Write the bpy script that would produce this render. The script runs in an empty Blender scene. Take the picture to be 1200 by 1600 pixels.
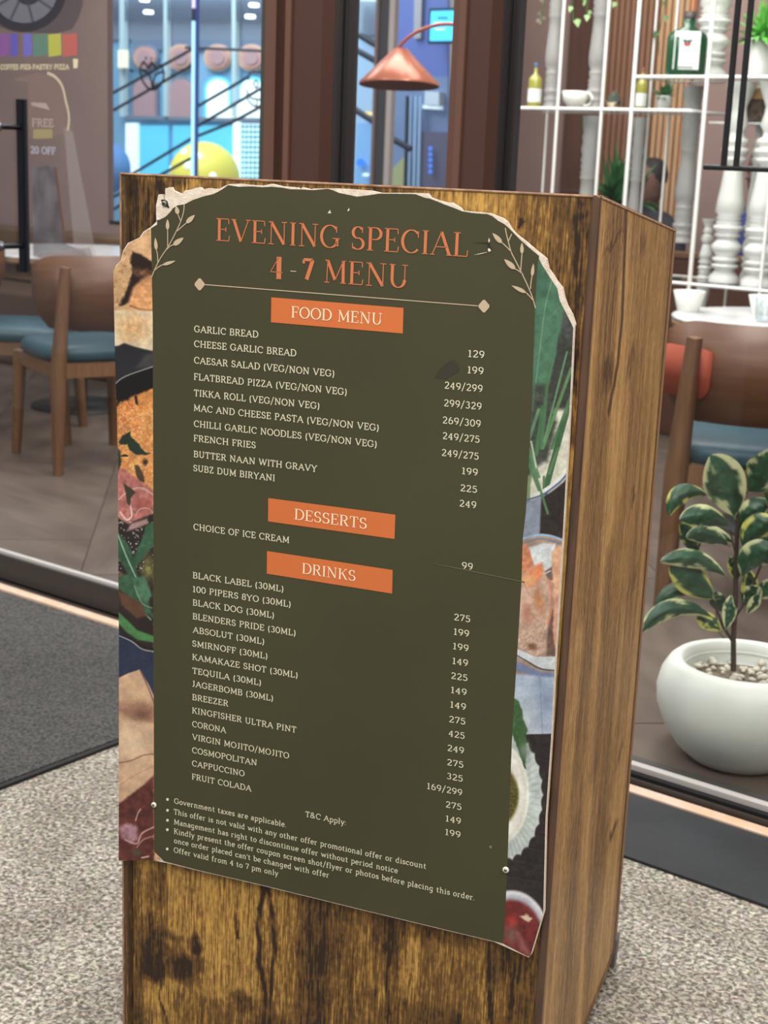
import bpy, bmesh, math, random
import numpy as np
from mathutils import Vector, Matrix
random.seed(7)
C = bpy.context.scene.collection
SC = bpy.context.scene
# ------------------------------------------------------------------ camera
F = 2305.; PITCH = .2394; ROLL = .0397; YAW = .6497; CH = 1.267
def rz(a): return np.array([[math.cos(a), -math.sin(a), 0], [math.sin(a), math.cos(a), 0], [0, 0, 1.]])
_fw = np.array([0, math.cos(PITCH), -math.sin(PITCH)]); _rt = np.array([1., 0, 0]); _up = np.cross(_rt, _fw)
RT = rz(YAW) @ (_rt*math.cos(ROLL)+_up*math.sin(ROLL)); UP = rz(YAW) @ (-_rt*math.sin(ROLL)+_up*math.cos(ROLL)); FW = rz(YAW) @ _fw
CAM = np.array([0, 0, CH])
cd = bpy.data.cameras.new('camera'); cam = bpy.data.objects.new('camera', cd); C.objects.link(cam); SC.camera = cam
m = Matrix(((RT[0], UP[0], -FW[0], 0), (RT[1], UP[1], -FW[1], 0), (RT[2], UP[2], -FW[2], CH), (0, 0, 0, 1)))
cam.matrix_world = m
cd.sensor_fit = 'VERTICAL'; cd.sensor_height = 36; cd.lens = F/1600*36; cd.clip_start = .05; cd.clip_end = 100
cd.dof.use_dof = True; cd.dof.focus_distance = 1.75; cd.dof.aperture_fstop = 10.0
# measured points of the photograph (1200x1600) turned into points of the place
def ray(x, y): return FW+RT*(x-600)/F-UP*(y-800)/F
def at_y(x, y, Y): d = ray(x, y); return CAM+d*(Y/d[1])
def at_z(x, y, z=0.): d = ray(x, y); return CAM+d*((z-CH)/d[2])
# ------------------------------------------------------------------ world and lights
w = bpy.data.worlds.new('world'); SC.world = w; w.use_nodes = True
w.node_tree.nodes['Background'].inputs[0].default_value = (.93, .96, 1, 1)
w.node_tree.nodes['Background'].inputs[1].default_value = .42
def area(name, loc, target, size, power, col=(1, 1, 1), sy=None):
    l = bpy.data.lights.new(name, 'AREA'); l.energy = power; l.color = col; l.size = size
    if sy: l.shape = 'RECTANGLE'; l.size_y = sy
    o = bpy.data.objects.new(name, l); C.objects.link(o); o.location = loc
    o.rotation_euler = (Vector(target)-Vector(loc)).to_track_quat('-Z', 'Y').to_euler(); return o
area('mall_ceiling_light', (-.6, -.6, 3.6), (-1.1, 1.3, .4), 2.2, 120, (1, .97, .92))
area('mall_corridor_light', (-3.6, .6, 3.6), (-2.8, 1.6, 0), 1.8, 80, (1, .96, .9))
area('side_fill_light', (1.6, 1.2, 3.4), (-.7, 1.9, .5), 1.6, 85, (1, .94, .86))  # added fill lamp, brightens the right side of the stand
area('cafe_ceiling_light', (-3.4, 4.4, 3.1), (-3.4, 4.6, 0), 1.6, 62, (1, .95, .9), 1.2)
area('cafe_window_light', (-5.2, 4.2, 3.1), (-5.4, 5.6, .8), 1.2, 44, (1, .93, .92))
area('cafe_shelf_light', (-2.3, 4.7, 3.0), (-2.6, 5.8, 1.2), 1.0, 34, (1, .96, .9))
area('pot_fill_light', (-1.6, 3.3, 2.9), (-1.3, 3.2, 0), .7, 58, (1, .97, .93))  # unseen fill lamp, added to brighten the white pot
area('back_wall_light', (-3.4, 6.3, 3.1), (-3.6, 7.4, 1.4), .8, 26, (1, .9, .8))
area('arcade_fill_light', (-8.2, 7.2, 4.2), (-8.4, 9.2, 1.4), 3.0, 300, (.72, .9, 1))  # bluish area lamp added to light the arcade front
vs = SC.view_settings; vs.view_transform = 'Standard'; vs.look = 'None'; vs.gamma = 1; vs.use_curve_mapping = False; vs.exposure = 0.0
# ------------------------------------------------------------------ materials
def lin(c):
    r = []
    for v in c[:3]:
        v /= 255.; r.append(v/12.92 if v <= .04045 else ((v+.055)/1.055)**2.4)
    return tuple(r)+(1.,)
MATS = {}
def mat(name, col, rough=.6, metal=0., spec=.5, emit=None, es=0., noise=None, bump=0., bscale=200., coat=0., stretch=(1, 1, 1), alpha=1., trans=0.):
    """principled; noise=(other colour, scale) mixes a second tone in with noise"""
    if name in MATS: return MATS[name]
    M = bpy.data.materials.new(name); M.use_nodes = True; n = M.node_tree.nodes; L = M.node_tree.links
    p = n['Principled BSDF']; p.inputs['Base Color'].default_value = lin(col); p.inputs['Roughness'].default_value = rough
    p.inputs['Metallic'].default_value = metal; p.inputs['Specular IOR Level'].default_value = spec; p.inputs['Coat Weight'].default_value = coat
    p.inputs['Alpha'].default_value = alpha; p.inputs['Transmission Weight'].default_value = trans
    if emit: p.inputs['Emission Color'].default_value = lin(emit); p.inputs['Emission Strength'].default_value = es
    if noise or bump:
        tc = n.new('ShaderNodeTexCoord'); mp = n.new('ShaderNodeMapping'); L.new(tc.outputs['Object'], mp.inputs[0]); mp.inputs['Scale'].default_value = stretch
    if noise:
        t = n.new('ShaderNodeTexNoise'); t.inputs['Scale'].default_value = noise[1]; t.inputs['Detail'].default_value = 5; L.new(mp.outputs[0], t.inputs[0])
        r = n.new('ShaderNodeMapRange'); r.inputs[1].default_value = .35; r.inputs[2].default_value = .65; L.new(t.outputs[0], r.inputs[0])
        x = n.new('ShaderNodeMix'); x.data_type = 'RGBA'; x.inputs[6].default_value = lin(col); x.inputs[7].default_value = lin(noise[0]); L.new(r.outputs[0], x.inputs[0])
        L.new(x.outputs[2], p.inputs['Base Color'])
    if bump:
        t2 = n.new('ShaderNodeTexNoise'); t2.inputs['Scale'].default_value = bscale; t2.inputs['Detail'].default_value = 3; L.new(mp.outputs[0], t2.inputs[0])
        b = n.new('ShaderNodeBump'); b.inputs['Strength'].default_value = bump; b.inputs['Distance'].default_value = .002; L.new(t2.outputs[0], b.inputs['Height']); L.new(b.outputs[0], p.inputs['Normal'])
    MATS[name] = M; return M
def vmat(name, rough=.6, spec=.3, grain=None):
    """colour from the mesh's own colour attribute (printed picture, leaf variegation)"""
    M = bpy.data.materials.new(name); M.use_nodes = True; n = M.node_tree.nodes; L = M.node_tree.links
    p = n['Principled BSDF']; a = n.new('ShaderNodeAttribute'); a.attribute_name = 'Col'; L.new(a.outputs[0], p.inputs['Base Color'])
    p.inputs['Roughness'].default_value = rough; p.inputs['Specular IOR Level'].default_value = spec
    MATS[name] = M; return M
def glassmat(name, tint=(1, 1, 1), ior=1.45, haze=0.):
    M = bpy.data.materials.new(name); M.use_nodes = True; n = M.node_tree.nodes; L = M.node_tree.links
    n.remove(n['Principled BSDF']); out = n['Material Output']
    t = n.new('ShaderNodeBsdfTransparent'); t.inputs[0].default_value = (*tint, 1); g = n.new('ShaderNodeBsdfGlossy'); g.inputs['Roughness'].default_value = .0
    f = n.new('ShaderNodeFresnel'); f.inputs[0].default_value = ior; x = n.new('ShaderNodeMixShader')
    gm = n.new('ShaderNodeNewGeometry'); iv = n.new('ShaderNodeMath'); iv.operation = 'SUBTRACT'; iv.inputs[0].default_value = 1.; L.new(gm.outputs['Backfacing'], iv.inputs[1])
    ml = n.new('ShaderNodeMath'); ml.operation = 'MULTIPLY'; L.new(f.outputs[0], ml.inputs[0]); L.new(iv.outputs[0], ml.inputs[1]); L.new(ml.outputs[0], x.inputs[0]); L.new(t.outputs[0], x.inputs[1]); L.new(g.outputs[0], x.inputs[2]); L.new(x.outputs[0], out.inputs[0])
    MATS[name] = M; return M
def woodlaminate(name, dark, mid, gold):
    """rustic laminate: 'tone' attribute (0 dark .. 1 golden) sets big figure, nodes add the grain"""
    M = bpy.data.materials.new(name); M.use_nodes = True; n = M.node_tree.nodes; L = M.node_tree.links
    p = n['Principled BSDF']; p.inputs['Roughness'].default_value = .5; p.inputs['Specular IOR Level'].default_value = .35
    a = n.new('ShaderNodeAttribute'); a.attribute_name = 'tone'
    tc = n.new('ShaderNodeTexCoord')
    def noise(scale, det, sc):
        mp = n.new('ShaderNodeMapping'); mp.inputs['Scale'].default_value = sc; L.new(tc.outputs['Object'], mp.inputs[0])
        t = n.new('ShaderNodeTexNoise'); t.inputs['Scale'].default_value = scale; t.inputs['Detail'].default_value = det; L.new(mp.outputs[0], t.inputs[0]); return t.outputs[0]
    g1 = noise(1, 6, (420, 420, 30)); g2 = noise(1, 5, (90, 90, 4)); g3 = noise(1, 4, (200, 200, 110))
    def math_(op, x, y):
        k = n.new('ShaderNodeMath'); k.operation = op
        for i, v in enumerate((x, y)):
            if isinstance(v, (int, float)): k.inputs[i].default_value = v
            else: L.new(v, k.inputs[i])
        return k.outputs[0]
    s = math_('ADD', a.outputs['Fac'], math_('MULTIPLY', math_('SUBTRACT', g1, .5), 1.5))
    s = math_('ADD', s, math_('MULTIPLY', math_('SUBTRACT', g2, .5), .9)); s = math_('ADD', s, math_('MULTIPLY', math_('SUBTRACT', g3, .5), .8))
    cr = n.new('ShaderNodeValToRGB'); e = cr.color_ramp.elements; e[0].position = .0; e[0].color = lin(dark); e[1].position = 1.; e[1].color = lin(gold)
    k = e.new(.5); k.color = lin(mid); L.new(s, cr.inputs[0]); L.new(cr.outputs[0], p.inputs['Base Color'])
    b = n.new('ShaderNodeBump'); b.inputs['Strength'].default_value = .25; b.inputs['Distance'].default_value = .001; L.new(g1, b.inputs['Height']); L.new(b.outputs[0], p.inputs['Normal'])
    MATS[name] = M; return M
def stonefloor():
    M = bpy.data.materials.new('pebble_wash'); M.use_nodes = True; n = M.node_tree.nodes; L = M.node_tree.links
    p = n['Principled BSDF']; p.inputs['Roughness'].default_value = .55
    tc = n.new('ShaderNodeTexCoord'); v = n.new('ShaderNodeTexVoronoi'); v.inputs['Scale'].default_value = 95; v.inputs['Randomness'].default_value = 1
    ns = n.new('ShaderNodeTexNoise'); ns.inputs['Scale'].default_value = 125; ns.inputs['Detail'].default_value = 4; ns.inputs['Distortion'].default_value = .6
    big = n.new('ShaderNodeTexNoise'); big.inputs['Scale'].default_value = 7; big.inputs['Detail'].default_value = 4
    for t in (v, ns, big): L.new(tc.outputs['Object'], t.inputs[0])
    cr = n.new('ShaderNodeValToRGB'); e = cr.color_ramp.elements; e[0].position = .33; e[0].color = lin((92, 84, 70)); e[1].position = .68; e[1].color = lin((240, 231, 208))
    for ps, c in ((.43, (134, 126, 112)), (.5, (170, 161, 146)), (.57, (198, 189, 173))): k = e.new(ps); k.color = lin(c)
    L.new(ns.outputs[0], cr.inputs[0])
    mx = n.new('ShaderNodeMix'); mx.data_type = 'RGBA'; mx.blend_type = 'MULTIPLY'; mx.inputs[0].default_value = .75
    cr2 = n.new('ShaderNodeValToRGB'); e = cr2.color_ramp.elements; e[0].position = .35; e[0].color = lin((205, 200, 192)); e[1].position = .65; e[1].color = (1, 1, 1, 1)
    L.new(big.outputs[0], cr2.inputs[0]); L.new(cr.outputs[0], mx.inputs[6]); L.new(cr2.outputs[0], mx.inputs[7])
    m2 = n.new('ShaderNodeMix'); m2.data_type = 'RGBA'; m2.blend_type = 'MULTIPLY'; m2.inputs[0].default_value = .12
    L.new(mx.outputs[2], m2.inputs[6]); L.new(v.outputs['Color'], m2.inputs[7])
    hs = n.new('ShaderNodeHueSaturation'); hs.inputs['Saturation'].default_value = .85; hs.inputs['Value'].default_value = .93; L.new(m2.outputs[2], hs.inputs['Color'])
    L.new(hs.outputs[0], p.inputs['Base Color'])
    b = n.new('ShaderNodeBump'); b.inputs['Strength'].default_value = .8; b.inputs['Distance'].default_value = .004; L.new(ns.outputs[0], b.inputs['Height']); L.new(b.outputs[0], p.inputs['Normal'])
    return M
# ------------------------------------------------------------------ object helpers
def tag(o, label=None, cat=None, group=None, kind=None):
    if label: o['label'] = label
    if cat: o['category'] = cat
    if group: o['group'] = group
    if kind: o['kind'] = kind
    return o
def thing(name, label, cat, loc=(0, 0, 0), rot=0., group=None):
    o = bpy.data.objects.new(name, None); C.objects.link(o); o.location = loc; o.rotation_euler = (0, 0, rot); o.empty_display_size = .1
    return tag(o, label, cat, group)
def obj(name, me, mt=None, parent=None):
    o = bpy.data.objects.new(name, me); C.objects.link(o)
    if mt is not None:
        for q in (mt if isinstance(mt, (list, tuple)) else [mt]): me.materials.append(q)
    if parent: o.parent = parent
    return o
class MB:
    def __init__(s): s.v = []; s.f = []; s.m = []; s.sm = []
    def add(s, vs, fs, mi=0, smooth=False):
        b = len(s.v); s.v += [tuple(map(float, p)) for p in vs]
        for f in fs: s.f.append([i+b for i in f]); s.m.append(mi); s.sm.append(smooth)
        return s
    def box(s, a, b, mi=0):
        x0, y0, z0 = a; x1, y1, z1 = b
        return s.add([(x0, y0, z0), (x1, y0, z0), (x1, y1, z0), (x0, y1, z0), (x0, y0, z1), (x1, y0, z1), (x1, y1, z1), (x0, y1, z1)],
                     [(3, 2, 1, 0), (4, 5, 6, 7), (0, 1, 5, 4), (1, 2, 6, 5), (2, 3, 7, 6), (3, 0, 4, 7)], mi)
    def tube(s, pts, r, n=8, mi=0, caps=True):
        P = [np.array(p, float) for p in pts]; R = r if isinstance(r, (list, tuple)) else [r]*len(P); vs = []
        for i, p in enumerate(P):
            t = P[min(i+1, len(P)-1)]-P[max(i-1, 0)]; t = t/np.linalg.norm(t)
            a = np.cross(t, [0, 0, 1.]) if abs(t[2]) < .9 else np.cross(t, [1., 0, 0]); a /= np.linalg.norm(a); b = np.cross(t, a)
            vs += [p+R[i]*(a*math.cos(2*math.pi*k/n)+b*math.sin(2*math.pi*k/n)) for k in range(n)]
        fs = [(i*n+k, i*n+(k+1) % n, (i+1)*n+(k+1) % n, (i+1)*n+k) for i in range(len(P)-1) for k in range(n)]
        s.add(vs, fs, mi, True)
        if caps: s.add([vs[k] for k in range(n)], [tuple(range(n))[::-1]], mi); s.add([vs[-n+k] for k in range(n)], [tuple(range(n))], mi)
        return s
    def lathe(s, prof, n=24, c=(0, 0, 0), mi=0, cap=True):
        vs = [(c[0]+r*math.cos(2*math.pi*k/n), c[1]+r*math.sin(2*math.pi*k/n), c[2]+z) for r, z in prof for k in range(n)]
        fs = [(i*n+k, i*n+(k+1) % n, (i+1)*n+(k+1) % n, (i+1)*n+k) for i in range(len(prof)-1) for k in range(n)]
        s.add(vs, fs, mi, True)
        if cap: s.add(vs[:n], [tuple(range(n))[::-1]], mi); s.add(vs[-n:], [tuple(range(n))], mi)
        return s
    def prism(s, pts, o, u, v, nrm, t, mi=0):
        """polygon pts in the (u,v) plane through o, pushed back by t along -nrm"""
        o, u, v, nrm = map(lambda q: np.array(q, float), (o, u, v, nrm)); n = len(pts)
        A = [o+u*p[0]+v*p[1] for p in pts]; Bk = [a-nrm*t for a in A]
        area_ = sum(pts[i][0]*pts[(i+1) % n][1]-pts[(i+1) % n][0]*pts[i][1] for i in range(n))
        front = list(range(n)) if area_ > 0 else list(range(n))[::-1]
        return s.add(A+Bk, [front, [i+n for i in front[::-1]]]+[(i, (i+1) % n, (i+1) % n+n, i+n) for i in range(n)], mi)
    def me(s, name):
        me = bpy.data.meshes.new(name); me.from_pydata(s.v, [], s.f); me.polygons.foreach_set('material_index', s.m); me.polygons.foreach_set('use_smooth', s.sm)
        me.update(); return me
    def recalc(s, name):
        me = s.me(name); b = bmesh.new(); b.from_mesh(me); bmesh.ops.recalc_face_normals(b, faces=b.faces); b.to_mesh(me); b.free(); return me
def box_(name, a, b, mt, parent=None, bev=0.):
    me = MB().box(a, b).me(name)
    if bev:
        q = bmesh.new(); q.from_mesh(me); bmesh.ops.bevel(q, geom=list(q.edges), offset=bev, segments=2, affect='EDGES', profile=.5); q.to_mesh(me); q.free()
    return obj(name, me, mt, parent)
def copy_tree(o, parent=None, name=None):
    c = o.copy(); C.objects.link(c); c.parent = parent
    for ch in list(o.children): copy_tree(ch, c)
    return c
# ------------------------------------------------------------------ numpy noise and paint
rng = np.random.default_rng(3); LAT = rng.random((256, 256))
def vn(x, y):
    xi = np.floor(x).astype(int); yi = np.floor(y).astype(int); fx = x-xi; fy = y-yi; fx = fx*fx*(3-2*fx); fy = fy*fy*(3-2*fy)
    g = lambda a, b: LAT[a % 256, b % 256]
    return (g(xi, yi)*(1-fx)+g(xi+1, yi)*fx)*(1-fy)+(g(xi, yi+1)*(1-fx)+g(xi+1, yi+1)*fx)*fy
def fbm(x, y, o=4):
    s = 0; a = .5; t = 0
    for i in range(o): s = s+a*vn(x*2**i+17*i, y*2**i+31*i); t += a; a *= .5
    return s/t
class Paint:
    def __init__(s, X, Y): s.X, s.Y = X, Y; s.c = np.zeros(X.shape+(3,))
    def mix(s, mask, col):
        s.c = s.c*(1-mask[..., None])+np.array(col, float)*mask[..., None]
    def poly(s, pts, col, soft=.8, warp=0., var=0., vs=6.):
        X, Y = s.X, s.Y
        if warp: X = X+warp*(fbm(s.X/5, s.Y/5)-.5)*2; Y = Y+warp*(fbm(s.X/5+40, s.Y/5+9)-.5)*2
        n = len(pts); ins = np.zeros(X.shape, bool); d = np.full(X.shape, 1e9)
        for i in range(n):
            (x1, y1), (x2, y2) = pts[i], pts[(i+1) % n]
            if y1 != y2:
                c = ((y1 > Y) != (y2 > Y)) & (X < (x2-x1)*(Y-y1)/(y2-y1)+x1); ins ^= c
            L2 = (x2-x1)**2+(y2-y1)**2+1e-9; t = np.clip(((X-x1)*(x2-x1)+(Y-y1)*(y2-y1))/L2, 0, 1)
            d = np.minimum(d, np.hypot(X-x1-t*(x2-x1), Y-y1-t*(y2-y1)))
        sd = np.where(ins, d, -d); m = np.clip(sd/soft*.5+.5, 0, 1)
        cc = np.array(col, float)
        if var: s.c = s.c*(1-m[..., None])+np.clip(cc*(1+var*(fbm(s.X/vs, s.Y/vs)-.5)[..., None]*2), 0, 255)*m[..., None]
        else: s.mix(m, col)
    def ell(s, cx, cy, rx, ry, col, soft=.06, rot=0., var=0., vs=6., ripple=0.):
        wq = min(rx, ry)*.22 if soft > .3 else 0; dx, dy = s.X-cx+(fbm(s.X/5, s.Y/5)-.5)*wq*4, s.Y-cy+(fbm(s.X/5+7, s.Y/5+3)-.5)*wq*4; c, q = math.cos(rot), math.sin(rot); a, b = (dx*c+dy*q)/rx, (-dx*q+dy*c)/ry
        r = np.hypot(a, b)
        if ripple: r = r*(1+ripple*np.abs(np.sin(np.arctan2(b, a)*14)))
        m = np.clip((1-r)/soft*.5+.5, 0, 1)
        cc = np.array(col, float)*(1+var*(fbm(s.X/vs, s.Y/vs)-.5)[..., None]*2) if var else np.array(col, float)
        s.c = s.c*(1-m[..., None])+np.clip(cc, 0, 255)*m[..., None]
    def line(s, pts, w, col, a=1.):
        if len(pts) > 2: pts = cv(pts, 5)
        d = np.full(s.X.shape, 1e9)
        for (x1, y1), (x2, y2) in zip(pts, pts[1:]):
            L2 = (x2-x1)**2+(y2-y1)**2+1e-9; t = np.clip(((s.X-x1)*(x2-x1)+(s.Y-y1)*(y2-y1))/L2, 0, 1)
            d = np.minimum(d, np.hypot(s.X-x1-t*(x2-x1), s.Y-y1-t*(y2-y1)))
        s.mix(np.clip((w/2-d)+.5, 0, 1)*a, col)
def lin_np(c): c = np.clip(c, 0, 255)/255.; return np.where(c <= .04045, c/12.92, ((c+.055)/1.055)**2.4)
def grid_mesh(name, P, col=None, tone=None):
    """P: (r,c,3) points"""
    r, c = P.shape[:2]; me = bpy.data.meshes.new(name); idx = np.arange(r*c).reshape(r, c)
    f = np.stack([idx[1:, :-1], idx[1:, 1:], idx[:-1, 1:], idx[:-1, :-1]], -1).reshape(-1, 4)
    me.vertices.add(r*c); me.vertices.foreach_set('co', P.reshape(-1).astype(np.float32)); me.loops.add(f.size); me.loops.foreach_set('vertex_index', f.reshape(-1).astype(np.int32))
    me.polygons.add(len(f)); me.polygons.foreach_set('loop_start', np.arange(0, f.size, 4, dtype=np.int32)); me.polygons.foreach_set('loop_total', np.full(len(f), 4, np.int32)); me.update()
    if col is not None:
        a = me.color_attributes.new('Col', 'FLOAT_COLOR', 'POINT'); d = np.ones((r*c, 4), np.float32); d[:, :3] = lin_np(col).reshape(-1, 3); a.data.foreach_set('color', d.reshape(-1))
    if tone is not None:
        a = me.attributes.new('tone', 'FLOAT', 'POINT'); a.data.foreach_set('value', tone.reshape(-1).astype(np.float32))
    return me
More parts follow.
